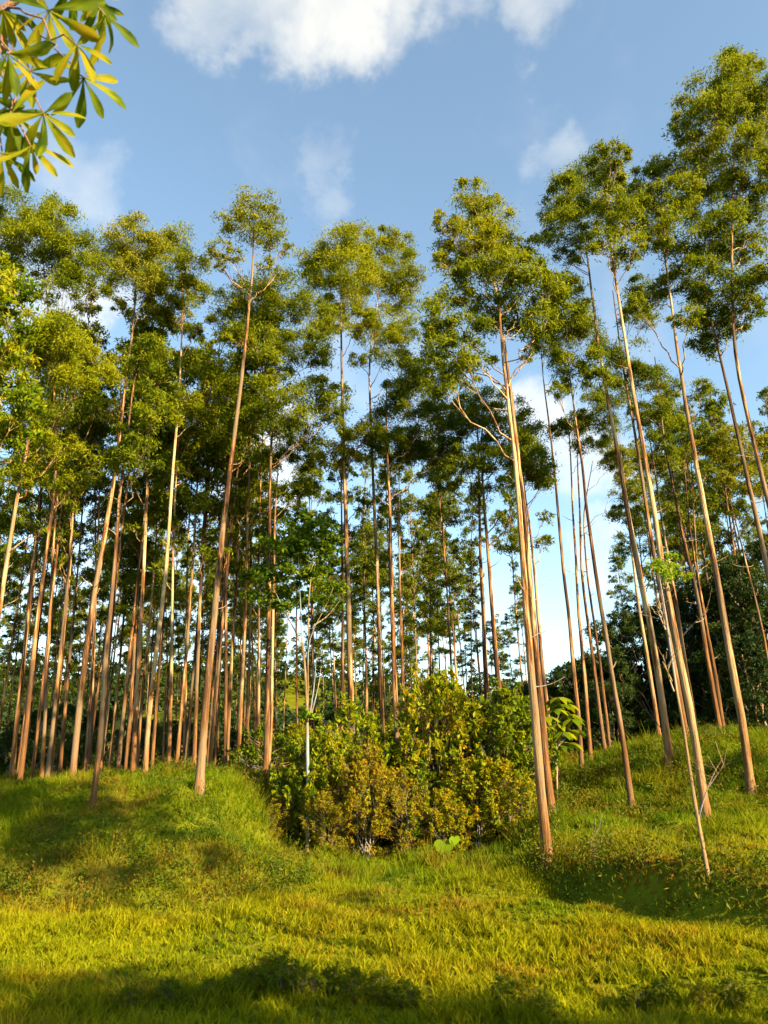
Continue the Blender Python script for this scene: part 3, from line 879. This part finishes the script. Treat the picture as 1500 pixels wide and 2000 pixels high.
# ------------------------------------------------------------------ shrub thicket in the gully
SH = {'green': bushy_variant('shrub', 41, 2.6, 1.25, 'shrub', 42, .125, .055, .38, 1.1, .08, .022, 'twig', 9, (.13, .26), 34),
      'gold': bushy_variant('shrub', 42, 2.6, 1.25, 'shrub', 42, .11, .048, .62, 1.0, .08, .020, 'twig', 10, (.13, .26), 34),
      'dry': bushy_variant('shrub', 43, 2.4, 1.2, 'shrub_dry', 40, .095, .036, .45, .85, .08, .018, 'twig', 12, (.12, .24), 34)}
su = {k: False for k in SH}
def shrub(kind, px, Y, s, label, sz=None):
    o = copy_tree(SH[kind]) if su[kind] else SH[kind]; su[kind] = True
    p = at(px, 1560, Y)
    place(o, p[0], Y, s, pr.uniform(0, 6.28), label, 'shrub', 'shrubs of the gully thicket', sz)
for kind, px, Y, s, sz, label in [
    ('green', 605, 21.5, .9, 1.12, 'green shrub around the slender white-stemmed tree'),
    ('dry', 540, 20.8, .5, .42, 'low brownish shrub on the flank of the mound'),
    ('gold', 655, 21.2, 1.0, 1.2, 'yellow-green shrub next to the white-stemmed tree in the thicket'),
    ('dry', 715, 20.8, 1.0, 1.1, 'reddish brown dry shrub in the middle of the thicket'),
    ('green', 690, 22.6, 1.15, 1.5, 'tall green shrub behind the reddish dry one in the thicket'),
    ('green', 770, 22.4, .95, 1.05, 'dark green shrub in the shaded hollow of the thicket'),
    ('dry', 790, 20.6, .7, .8, 'thin dry shrub beside the big lime leaf'),
    ('gold', 865, 22.8, 1.45, 1.85, 'tallest golden green shrub crowning the thicket'),
    ('green', 940, 22.6, 1.35, 1.5, 'large leafy green shrub below the orange trunks'),
    ('green', 1005, 22.2, 1.1, 1.4, 'bright green shrub next to the stout whitish trunk'),
    ('gold', 925, 21.2, .95, .95, 'golden brown shrub low on the knoll side of the thicket'),
    ('gold', 985, 21.0, .8, .8, 'golden shrub leaning to the stout whitish trunk'),
    ('gold', 870, 20.7, .65, .65, 'small golden shrub behind the big lime leaf'),
    ('green', 815, 21.4, .85, .9, 'small green shrub between dry ones in the thicket'),
    ('dry', 640, 20.4, .62, .62, 'small brown shrub at the foot of the white-stemmed tree'),
    ('gold', 500, 22.6, .4, .36, 'low green shrub on the crest of the mound')]:
    shrub(kind, px, Y, s, label, sz)
for i in range(9):   # undergrowth rising behind
    px = 520 + i * 60; Y = 27 + (i % 3) * 1.6
    kind = ('green', 'gold', 'green')[i % 3]
    o = copy_tree(SH[kind]); p = at(px, 1500, Y)
    place(o, p[0], Y, 1.0, pr.uniform(0, 6.28), 'shrub in the undergrowth under the rows behind the thicket', 'shrub', 'undergrowth shrubs behind the thicket')

# slender white-stemmed tree in the thicket
def build_white_stem():
    r_ = np.random.default_rng(55)
    Y = 20.6
    root_p = at(600, 1650, Y); root_p[2] = gz(root_p[0], Y)
    root = empty('slender_tree', root_p)
    tag(root, 'slender white-stemmed tree with forked bare limbs and dark layered leaves', 'tree')
    def path(px): return np.array([at(x, y, Y) - root_p for x, y in px])
    P = path([(600, 1650), (602, 1560), (600, 1450), (600, 1390), (597, 1310), (590, 1255)]); P[0][2] = -.2
    Q = resample(P, 16)
    V, F = tube(Q, np.linspace(.054, .036, 16), 8, .03, r_)
    o = mk('trunk', V, F, M['pale_bark'], root, smooth=True); o.color = (.35, .5, .5, 1)
    for px in [[(600, 1390), (603, 1320), (600, 1250), (615, 1220), (640, 1190), (652, 1150)], [(592, 1270), (580, 1235), (560, 1205), (545, 1170), (530, 1140)],
               [(590, 1255), (588, 1200), (585, 1130), (582, 1070), (585, 1020)], [(598, 1310), (606, 1240), (600, 1190), (610, 1120), (615, 1060)],
               [(612, 1222), (640, 1205), (660, 1180), (668, 1170)], [(605, 1400), (615, 1330), (618, 1280)], [(607, 1400), (622, 1340), (627, 1300)]]:
        P = path(px) + np.array([0, r_.uniform(-.3, .3), 0]) * np.linspace(0, 1, len(px))[:, None]
        Q = resample(P, 10)
        V, F = tube(Q, np.linspace(.024, .005, 10), 6)
        o = mk('branch', V, F, M['pale_bark'], root, smooth=True); o.color = (.4, .5, .5, 1)
    cl = []
    for x, y, r in [(580, 1020, 30), (615, 1035, 32), (560, 1060, 32), (600, 1075, 34), (640, 1080, 28), (540, 1110, 30), (510, 1130, 28), (580, 1120, 30), (620, 1120, 28),
                    (655, 1150, 22), (500, 1165, 20), (545, 1160, 24), (665, 1180, 14), (530, 1060, 18), (650, 1050, 16), (525, 1180, 20), (600, 1165, 22), (640, 1175, 18), (565, 1185, 16)]:
        c = at(x, y, Y + r_.uniform(-.6, .6)); cl.append((c - root_p, r * 1.25 * MPX * np.linalg.norm(c)))
    crown_mesh('crown', cl, r_, .16, .07, 1.15, M['shrub'], root, .16, flat=.4, droop=.1)
    # leaf tufts low on the stem
    cl = [(at(x, y, Y - .2) - root_p, r * MPX * 21) for x, y, r in [(606, 1560, 10), (598, 1395, 14), (612, 1600, 8)]]
    for c in cl: crown_mesh('leaf_tuft', [c], r_, .13, .08, 2.6, M['lime'], root, .2)
build_white_stem()

# large-leaved sapling beside the knoll
def build_sapling():
    r_ = np.random.default_rng(58)
    Y = 22.3
    p = at(1085, 1540, Y); p[2] = gz(p[0], Y)
    root = empty('large_leaved_sapling', p)
    tag(root, 'sapling with drooping tiers of large hand-shaped leaves behind the stout trunk', 'sapling')
    tops = [(1085, 1385), (1110, 1395), (1120, 1425), (1070, 1400), (1100, 1430), (1075, 1440), (1105, 1375), (1095, 1455), (1060, 1430), (1092, 1362), (1078, 1372), (1118, 1405), (1110, 1450), (1068, 1460), (1090, 1415)]
    hub = at(1088, 1450, Y) - p
    P = np.array([[0, 0, -.2], hub * .5, hub])
    V, F = tube(resample(P, 8), np.linspace(.035, .022, 8), 6)
    mk('trunk', V, F, M['twig'], root, smooth=True)
    for i, (x, y) in enumerate(tops):
        c = at(x, y, Y + r_.uniform(-.4, .4)) - p
        V, F = tube(limb_path(hub * r_.uniform(.8, 1), c, r_, 5, -.1), np.linspace(.012, .007, 5), 4)
        st = mk('leaf_stalk', V, F, M['twig'], root, smooth=True)
        for k in range(8):   # drooping lobes
            a = k * 6.283 / 8 + r_.uniform(-.2, .2)
            d = np.array([math.cos(a), math.sin(a), 0]); s = np.array([-math.sin(a), math.cos(a), 0])
            L = r_.uniform(.36, .52)
            t = np.array([0, .3, .65, 1.0]); w = np.array([.014, .08, .10, .01])
            mid = c + d * (t * L)[:, None] + np.array([0, 0, 1]) * (.05 * t - .20 * t ** 2)[:, None] * (L / .3)
            A = mid - s * w[:, None]; Bv = mid + s * w[:, None]
            V = np.concatenate([A, Bv]); F = np.array([[0, 1, 5, 4], [1, 2, 6, 5], [2, 3, 7, 6]])
            mk('leaflet', V, F, M['shrub'], st, attrs={'tint': np.full(8, r_.uniform(.2, .6))}, smooth=True)
build_sapling()

# big lime-green arrow-shaped leaf plant at the foot of the thicket
def build_big_leaf():
    r_ = np.random.default_rng(60)
    hit = cast(868, 1690)
    root = empty('big_leaf_plant', hit)
    tag(root, 'low plant with one big heart-shaped lime green leaf before the thicket', 'plant')
    for (dx, dz, s, az, tint) in [(0, .40, .40, 0, .4), (.24, .52, .26, .5, .3), (-.27, .36, .22, -.5, .5)]:
        V, F = tube(limb_path((0, 0, -.1), (dx, -.02, dz + s * .35), r_, 5, 0), np.linspace(.012, .008, 5), 5)
        st = mk('leaf_stalk', V, F, M['lime'], root, smooth=True, attrs={'tint': np.full(len(V), .3)})
        a = np.linspace(0, 2 * np.pi, 20, endpoint=False)
        # heart outline, tip down
        hx = 16 * np.sin(a) ** 3 / 17; hy = (13 * np.cos(a) - 5 * np.cos(2 * a) - 2 * np.cos(3 * a) - np.cos(4 * a)) / 17
        pts = np.stack([hx * s * .62, -.12 * s * np.abs(hx) + .10 * s * np.sin(hy * 2), hy * s * .62], 1)
        ca, sa = math.cos(az), math.sin(az)
        Rz = np.array([[ca, -sa, 0], [sa, ca, 0], [0, 0, 1]])
        tilt = np.array([[1, 0, 0], [0, math.cos(.5), -math.sin(.5)], [0, math.sin(.5), math.cos(.5)]])
        pts = pts @ tilt.T @ Rz.T + np.array([dx, -.05, dz])
        cen = pts.mean(0, keepdims=True) + np.array([[0, .03, 0]])
        V = np.concatenate([pts, cen]); i = np.arange(20)
        F = np.stack([i, (i + 1) % 20, np.full(20, 20)], 1)
        mk('leaf', V, F, M['lime'], st, attrs={'tint': np.full(21, tint)}, smooth=True)
build_big_leaf()

# ------------------------------------------------------------------ bare saplings on the knoll
def bare(name, label, base_px, main, twigs, r0, Y=None, bark='twig', pale=.7):
    r_ = np.random.default_rng(abs(hash(name + str(base_px))) % 1000 if False else base_px[0])
    hit = cast(*base_px)
    Y = Y or hit[1]
    p = at(base_px[0], base_px[1], Y); p[2] = gz(p[0], Y)
    root = empty(name, p); tag(root, label, 'sapling')
    P = np.array([at(x, y, Y) - p for x, y in [base_px] + main]); P[0] = (0, 0, -.15)
    Q = resample(P, 18)
    V, F = tube(Q, np.linspace(r0, r0 * .3, 18), 7, .04, r_)
    o = mk('trunk', V, F, M[bark], root, smooth=True); o.color = (pale, .5, .5, 1)
    for tw in twigs:
        P = np.array([at(x, y, Y) - p for x, y in tw])
        P += np.linspace(0, 1, len(tw))[:, None] * np.array([0, r_.uniform(-.5, .5), 0])
        Q = resample(P, 7)
        B = Bag(); V, F = tube(Q, np.linspace(r0 * .45, r0 * .12, 7), 5); B.add(V, F)
        for k in (3, 4, 5):
            e = Q[k] + np.array([r_.uniform(-.35, .35), r_.uniform(-.3, .3), r_.uniform(.1, .45)])
            V, F = tube(limb_path(Q[k], e, r_, 4), np.linspace(r0 * .2, .003, 4), 3); B.add(V, F)
        V, F = B.get()
        o = mk('twig', V, F, M[bark], root, smooth=True); o.color = (pale, .5, .5, 1)
bare('bare_sapling', 'thin leaning bare sapling, leafless and branching, in front of the pale streaky trunk', (1384, 1712),
     [(1375, 1660), (1360, 1590), (1348, 1510), (1335, 1420), (1322, 1350), (1308, 1260), (1298, 1180), (1288, 1130)],
     [[(1364, 1600), (1370, 1560), (1385, 1510), (1400, 1480)], [(1385, 1535), (1398, 1505), (1408, 1490)], [(1312, 1330), (1300, 1315), (1285, 1295)], [(1316, 1350), (1300, 1310), (1292, 1280)],
      [(1298, 1220), (1285, 1200), (1265, 1185)], [(1300, 1230), (1290, 1205), (1285, 1190)], [(1335, 1240), (1345, 1220), (1360, 1205)]], .032)
bare('bare_sapling', 'leafless crooked sapling with reddish twigs on the knoll crest', (1345, 1500),
     [(1325, 1470), (1305, 1440), (1285, 1415), (1268, 1395), (1255, 1370)],
     [[(1285, 1415), (1275, 1385), (1262, 1350)], [(1268, 1395), (1250, 1372), (1238, 1355)], [(1305, 1440), (1298, 1410), (1285, 1380)]], .022, 22.5, 'red_twig', .8)
bare('bare_sapling', 'short dry twig standing in the shaded grass near the knoll foot', (1160, 1686),
     [(1162, 1660), (1158, 1640)], [[(1162, 1660), (1172, 1645), (1178, 1632)], [(1160, 1668), (1148, 1650), (1143, 1638)]], .012)

# ------------------------------------------------------------------ grass
def build_grass():
    r_ = np.random.default_rng(91)
    def scatter(n, y0, y1, half, pw=1.0):
        Y = y0 + (y1 - y0) * r_.uniform(0, 1, n) ** pw
        X = r_.uniform(-1, 1, n) * (half * Y + 1.2)
        return X, Y
    sets = []
    X, Y = scatter(190000, 5.2, 14, .56); sets.append((X, Y))
    X, Y = scatter(300000, 13.5, 32, .58, .9); sets.append((X, Y))
    X = np.concatenate([s[0] for s in sets]); Y = np.concatenate([s[1] for s in sets])
    # tufts: pull towards clump centres
    gx = np.floor(X / .16); gy = np.floor(Y / .16)
    hx = np.sin(gx * 12.9 + gy * 78.2) * 43758.5; hx -= np.floor(hx)
    hy = np.sin(gx * 39.3 + gy * 11.1) * 24634.6; hy -= np.floor(hy)
    pull = .45
    X = X * (1 - pull) + (gx + hx) * .16 * pull; Y = Y * (1 - pull) + (gy + hy) * .16 * pull
    n = len(X)
    Z = ground_z(X, Y)
    big = vnoise(X * .45, Y * .45, 21) + .5 * vnoise(X * 1.2, Y * 1.2, 22)
    dry = vnoise(X * .8, Y * .9, 31) + .6 * vnoise(X * 2.1, Y * 2.1, 32)
    slope = sm((Y - 14) / 3)
    tuft = .5 + .9 * hx
    H = (.08 + .07 * sm((big + .3) / 1.2) + .065 * slope) * r_.uniform(.5, 1.35, n) * (.6 + .5 * tuft)
    H *= 1 + .8 * sm((vnoise(X * .6 + 9, Y * .6, 41) - .25) / .6) * slope
    for fx, fy in FEET:
        if fy < 26: H *= 1 + .45 * np.exp(-((X - fx) ** 2 + (Y - fy) ** 2) / .16)
    # scattered taller tussocks
    hx2 = np.floor(X / .5 + .3 * vnoise(X * 2, Y * 2, 71)); hy2 = np.floor(Y / .5)
    hh = np.sin(hx2 * 91.7 + hy2 * 47.3) * 15731.7; hh -= np.floor(hh)
    H *= np.where(hh > .74, 1.55, np.where(hh < .25, .78, 1.0))
    W = (.0032 + .00042 * Y) * r_.uniform(.7, 1.3, n)
    a = r_.uniform(0, 2 * np.pi, n)
    side = np.stack([np.cos(a), np.sin(a), np.zeros(n)], 1)
    la = r_.uniform(0, 2 * np.pi, n); lean = r_.uniform(.15, .75, n)
    ld = np.stack([np.cos(la) * lean + .12, np.sin(la) * lean, np.ones(n)], 1); ld /= np.linalg.norm(ld, axis=1)[:, None]
    b = np.stack([X, Y, Z - .02], 1)
    mid = b + ld * (H * .6)[:, None]
    ld2 = ld.copy(); ld2[:, :2] *= 2.2; ld2[:, 2] *= .75; ld2 /= np.linalg.norm(ld2, axis=1)[:, None]
    tip = mid + ld2 * (H * .5)[:, None]
    w = side * W[:, None]
    V = np.stack([b - w, b + w, mid - w * .75, mid + w * .75, tip], 1).reshape(-1, 3)
    i = np.arange(n)[:, None] * 5
    nn = 190000     # near blades are bent (two faces), farther ones one slim face
    V = V.reshape(n, 5, 3)
    Vn = V[:nn].reshape(-1, 3); Vf = V[nn:][:, [0, 1, 4]].reshape(-1, 3)
    i = np.arange(nn)[:, None] * 5
    Fq = i + np.array([[0, 1, 3, 2]]); Ft = i + np.array([[2, 3, 4]])
    Ff = np.arange((n - nn) * 3).reshape(-1, 3) + nn * 5
    V = np.concatenate([Vn, Vf]); Ft = np.concatenate([Ft, Ff])
    # natural colour: fresh green, yellowish, straw and reddish seed heads in patches
    green = np.array([.075, .140, .003]); lime = np.array([.215, .222, .003]); straw = np.array([.25, .175, .008]); red = np.array([.20, .085, .024]); deep = np.array([.034, .085, .006])
    m = sm((.68 + .45 * big + r_.normal(0, .22, n)))[:, None]
    meadow = (1 - .65 * slope)[:, None]
    col = green * (1 - m * meadow) + lime * m * meadow
    dp = sm((vnoise(X * .7, Y * .8, 51) + .1) / .7)[:, None] * slope[:, None] * .6
    col = col * (1 - dp) + deep * dp
    s = (sm((dry - .25 + r_.normal(0, .32, n)) / 1.0) * .7)[:, None]
    col = col * (1 - s) + straw * s
    # weedy, brownish banks
    bank = np.exp(-((Y - 15.6) / 1.2) ** 2) * sm((-1.5 - X) / 2) * sm((vnoise(X * .9, Y * .9, 61) + .35) / .8)
    ye = np.where(X > 5.4, 10.4 - .35 * (X - 5.4), 14.2 - 1.75 * (X - 3.3))
    bank = np.maximum(bank, np.exp(-((Y - ye - .9) / 1.0) ** 2) * sm((X - 2.2) / 1.5) * .9)
    patch = sm((vnoise(X * 1.1 + 3, Y * 1.3, 81) + .6 * vnoise(X * 2.7, Y * 3.1, 82) - .55 + .22 * slope) / .35)
    bank = np.maximum(bank * 1.2, patch * (.55 + .45 * slope))
    rr = (np.clip(bank * .8 + .35 * sm((dry - .75) / .5), 0, 1) * (r_.uniform(0, 1, n) < .75) * r_.uniform(.4, 1, n))[:, None]
    col = col * (1 - rr) + red * rr
    tus = (hh > .74)[:, None] * np.where(hx[:, None] > .5, 1.0, 0)
    col = col * (1 - .35 * tus) + (straw * .5 + green * .5) * .35 * tus
    col = col * r_.uniform(.75, 1.25, (n, 1))
    o = mk('grass', V, [Fq, Ft], M['grass'], attrs={'col': np.concatenate([np.repeat(col[:nn], 5, 0), np.repeat(col[nn:], 3, 0)])})
    tag(o, 'lush yellow-green meadow grass covering the foreground and slopes', 'grass', kind='stuff')
build_grass()

for i, (px, py, s) in enumerate([(250, 1975, .12), (330, 1965, .13), (410, 1960, .12), (470, 1950, .15), (520, 1942, .18), (550, 1945, .19), (600, 1955, .16), (650, 1950, .15), (690, 1955, .16),
                                 (745, 1960, .15), (790, 1970, .13), (985, 1975, .16), (1020, 1980, .15), (1060, 1985, .12), (1250, 1975, .13), (1300, 1970, .14), (1380, 1975, .13), (1440, 1970, .15)]):
    h_ = cast(px, py)
    o = copy_tree(SH['green' if i % 4 else 'gold'])
    place(o, h_[0], h_[1], s, pr.uniform(0, 6.28), 'small dark leafy weed clump in the shaded near grass', 'weed', 'weed clumps in the near grass', s * .8, -.03)

def build_weeds():
    """leafy weeds and bracken on the banks"""
    r_ = np.random.default_rng(95)
    C = []; T = []
    spots = []
    for _ in range(4200):
        X = r_.uniform(-9, 11); Y = r_.uniform(9, 26)
        k = 0.0
        ye = 10.4 - .35 * (X - 5.4) if X > 5.4 else 14.2 - 1.75 * (X - 3.3)
        if X > 2.4: k = max(k, math.exp(-((Y - ye - .9) / 1.1) ** 2))
        if X < -1.6: k = max(k, .8 * math.exp(-((Y - 15.6) / 1.0) ** 2))
        if X > 3 and Y > 18: k = max(k, .35)
        if X < -2 and Y > 17: k = max(k, .15)
        if -5 < X < -1.5 and 16 < Y < 24: k = max(k, .45 * math.exp(-((X + 2.6 + .2 * (Y - 16)) / .6) ** 2))
        if r_.uniform() < k: spots.append((X, Y))
    for X, Y in spots:
        z = gz(X, Y); h = r_.uniform(.16, .5) * (1.25 if X > 2.4 and Y < 16 else 1); m = int(r_.integers(40, 80))
        P = r_.standard_normal((m, 3)) * np.array([h * .5, h * .5, h * .3]) + np.array([X, Y, z + h * .55])
        P[:, 2] = np.maximum(P[:, 2], z + .03)
        C.append(P); T.append(np.clip(r_.uniform(.1, .9) + r_.normal(0, .15, m), 0, 1))
    V, F, A = leaves(np.concatenate(C), .085, .026, r_, -.3, np.concatenate(T))
    o = mk('bank_weeds', V, F, M['weed'], attrs={'tint': A})
    tag(o, 'low brownish green weeds scattered over the grassy banks', 'weeds', kind='stuff')
build_weeds()

# ------------------------------------------------------------------ overhanging tree with hand-shaped leaves
def build_overhang():
    r_ = np.random.default_rng(120)
    Y = 3.4
    base = np.array([-4.6, 2.6, 0]); base[2] = gz(base[0], base[1])
    root = empty('overhanging_tree', base)
    tag(root, 'tree branch with large hand-shaped yellow-green leaves hanging in from above', 'tree')
    top = np.array([-4.0, 3.2, 7.4])
    P = resample(np.array([[0, 0, -.25], (top - base) * .5 + (.1, 0, 0), top - base]), 14)
    V, F = tube(P, np.linspace(.16, .09, 14), 9, .03, r_)
    mk('trunk', V, F, M['red_twig'], root, smooth=True)
    b0 = at(-60, 60, Y) - base
    main = resample(np.array([top - base, (top - base + b0) * .5 + (0, 0, .1), b0, at(5, 20, Y) - base, at(38, -2, Y) - base, at(90, -40, Y) - base, at(170, -70, Y) - base]), 18)
    V, F = tube(main, np.linspace(.055, .012, 18), 7)
    mk('branch', V, F, M['red_twig'], root, smooth=True)
    # a leaflet: obovate, folded and drooping, 5 stations
    def leaflet_mesh(sd):
        q = np.random.default_rng(sd)
        t = np.linspace(0, 1, 7)
        w = np.array([.006, .032, .065, .098, .122, .118, .035]) * q.uniform(.85, 1.1)
        dr = -.28 * t ** 2 * q.uniform(.4, 1.3)
        V = []
        for k in range(7):
            for s in (-1, -.5, 0, .5, 1):
                V.append((t[k], s * w[k], dr[k] + .04 * abs(s) * (w[k] / .15) + .012 * math.sin(9 * t[k] + s * 2 + sd)))
        V = np.array(V); F = []
        for k in range(6):
            for s in range(4):
                F.append([k * 5 + s, (k + 1) * 5 + s, (k + 1) * 5 + s + 1, k * 5 + s + 1])
        me = mk('leaflet', V, np.array(F), M['palmate'], smooth=True, link=False, attrs={'tint': np.clip(.42 + .22 * np.sin(V[:, 0] * 7 + sd) * (1 if sd % 2 else .4) + q.uniform(-.3, .3) + .22 * (np.arange(35) % 5 == 2) + q.normal(0, .16, 35), 0, 1)}).data
        return me
    LM = [leaflet_mesh(k) for k in range(6)]
    # palmate leaves: photo hub, depth, leaflet length in px, axis lean (photo direction it hangs to), spread
    PAL = [((95, 20), 3.3, 92, 110, 290), ((205, 30), 3.35, 92, 88, 120), ((195, 8), 3.4, 55, 85, 140), ((163, 152), 3.3, 88, 80, 330), ((150, 88), 3.2, 78, 75, 110),
           ((60, 140), 3.4, 70, 90, 330), ((15, 105), 3.2, 80, 80, 200), ((85, 222), 3.3, 85, 75, 260), ((20, 225), 3.3, 88, 85, 330), ((60, 285), 3.35, 78, 75, 150),
           ((5, 300), 3.4, 80, 80, 220), ((5, 20), 3.3, 65, 90, 180), ((-30, 180), 3.4, 85, 80, 300), ((140, -30), 3.4, 85, 80, 260)]
    for (hx, hy), Yd, lpx, axis, spread in PAL:
        hub = at(hx, hy, Yd)
        j = r_.integers(8, 18)
        st = main[np.argmin(np.linalg.norm(main + base - hub, axis=1) + (main[:, 2] + base[2] < hub[2]) * .5)]
        V, F = tube(limb_path(st, hub - base, r_, 8, -.08), np.linspace(.008, .0045, 8), 5)
        pet = mk('palmate_leaf', V, F, M['red_twig'], root, smooth=True)
        n = 8 if spread > 150 else 5
        dist = np.linalg.norm(hub - np.array([0, 0, EYE]))
        ex = CR @ np.array([1, 0, 0]); ey = CR @ np.array([0, 1, 0]); ez = CR @ np.array([0, 0, 1])
        tiltv = r_.uniform(-.45, .45)
        for k in range(n):
            a = R(axis - 180 + 90) * 0 + R(-axis) + R(spread) * ((k + .5) / n - .5) + r_.uniform(-.1, .1)
            d2 = math.cos(a) * ex + math.sin(a) * ey
            d = d2 + ez * (tiltv + r_.uniform(-.25, .25)); d /= np.linalg.norm(d)
            nrm = ez * r_.choice([1, 1, -1]) * 1.0 + r_.normal(0, .32, 3) + np.array([.25, 0, .3])
            nrm -= d * nrm.dot(d); nrm /= np.linalg.norm(nrm)
            s = np.cross(nrm, d)
            L = lpx * r_.uniform(.62, .95) * MPX * dist
            o = bpy.data.objects.new('leaflet', LM[r_.integers(0, 6)]); COL.objects.link(o)
            o.parent = pet
            Mx = Matrix(((d[0] * L, s[0] * L, nrm[0] * L, hub[0] - base[0]), (d[1] * L, s[1] * L, nrm[1] * L, hub[1] - base[1]), (d[2] * L, s[2] * L, nrm[2] * L, hub[2] - base[2]), (0, 0, 0, 1)))
            o.matrix_local = Mx
build_overhang()

# ------------------------------------------------------------------ trees behind the photographer that shade the foreground
sv = bushy_variant('roadside_tree', 71, 9.0, 2.6, 'broad', 44, .30, .13, .4, 1.0, .15, .14, cr_range=(.16, .32))
first = True
for X, Yy, s in [(9.3, -4.4, .84), (12.2, -5.0, 1.05), (15.0, -6.4, 1.26), (17.6, -5.4, 1.03), (21.0, -6.6, 1.05), (24.2, -5.0, 1.08), (13.5, -9.5, 1.3), (18.5, -10.5, 1.35)]:
    o = sv if first else copy_tree(sv); first = False
    place(o, X, Yy, s, pr.uniform(0, 6.28), 'leafy tree in the row across the meadow from the eucalyptus', 'tree', 'row of trees across the meadow')

scn.cycles.max_bounces = 6
scn.cycles.diffuse_bounces = 3
scn.cycles.transmission_bounces = 4
scn.cycles.glossy_bounces = 2
print('TRIS', sum(len(m.loops) - 2 * len(m.polygons) for m in bpy.data.meshes))
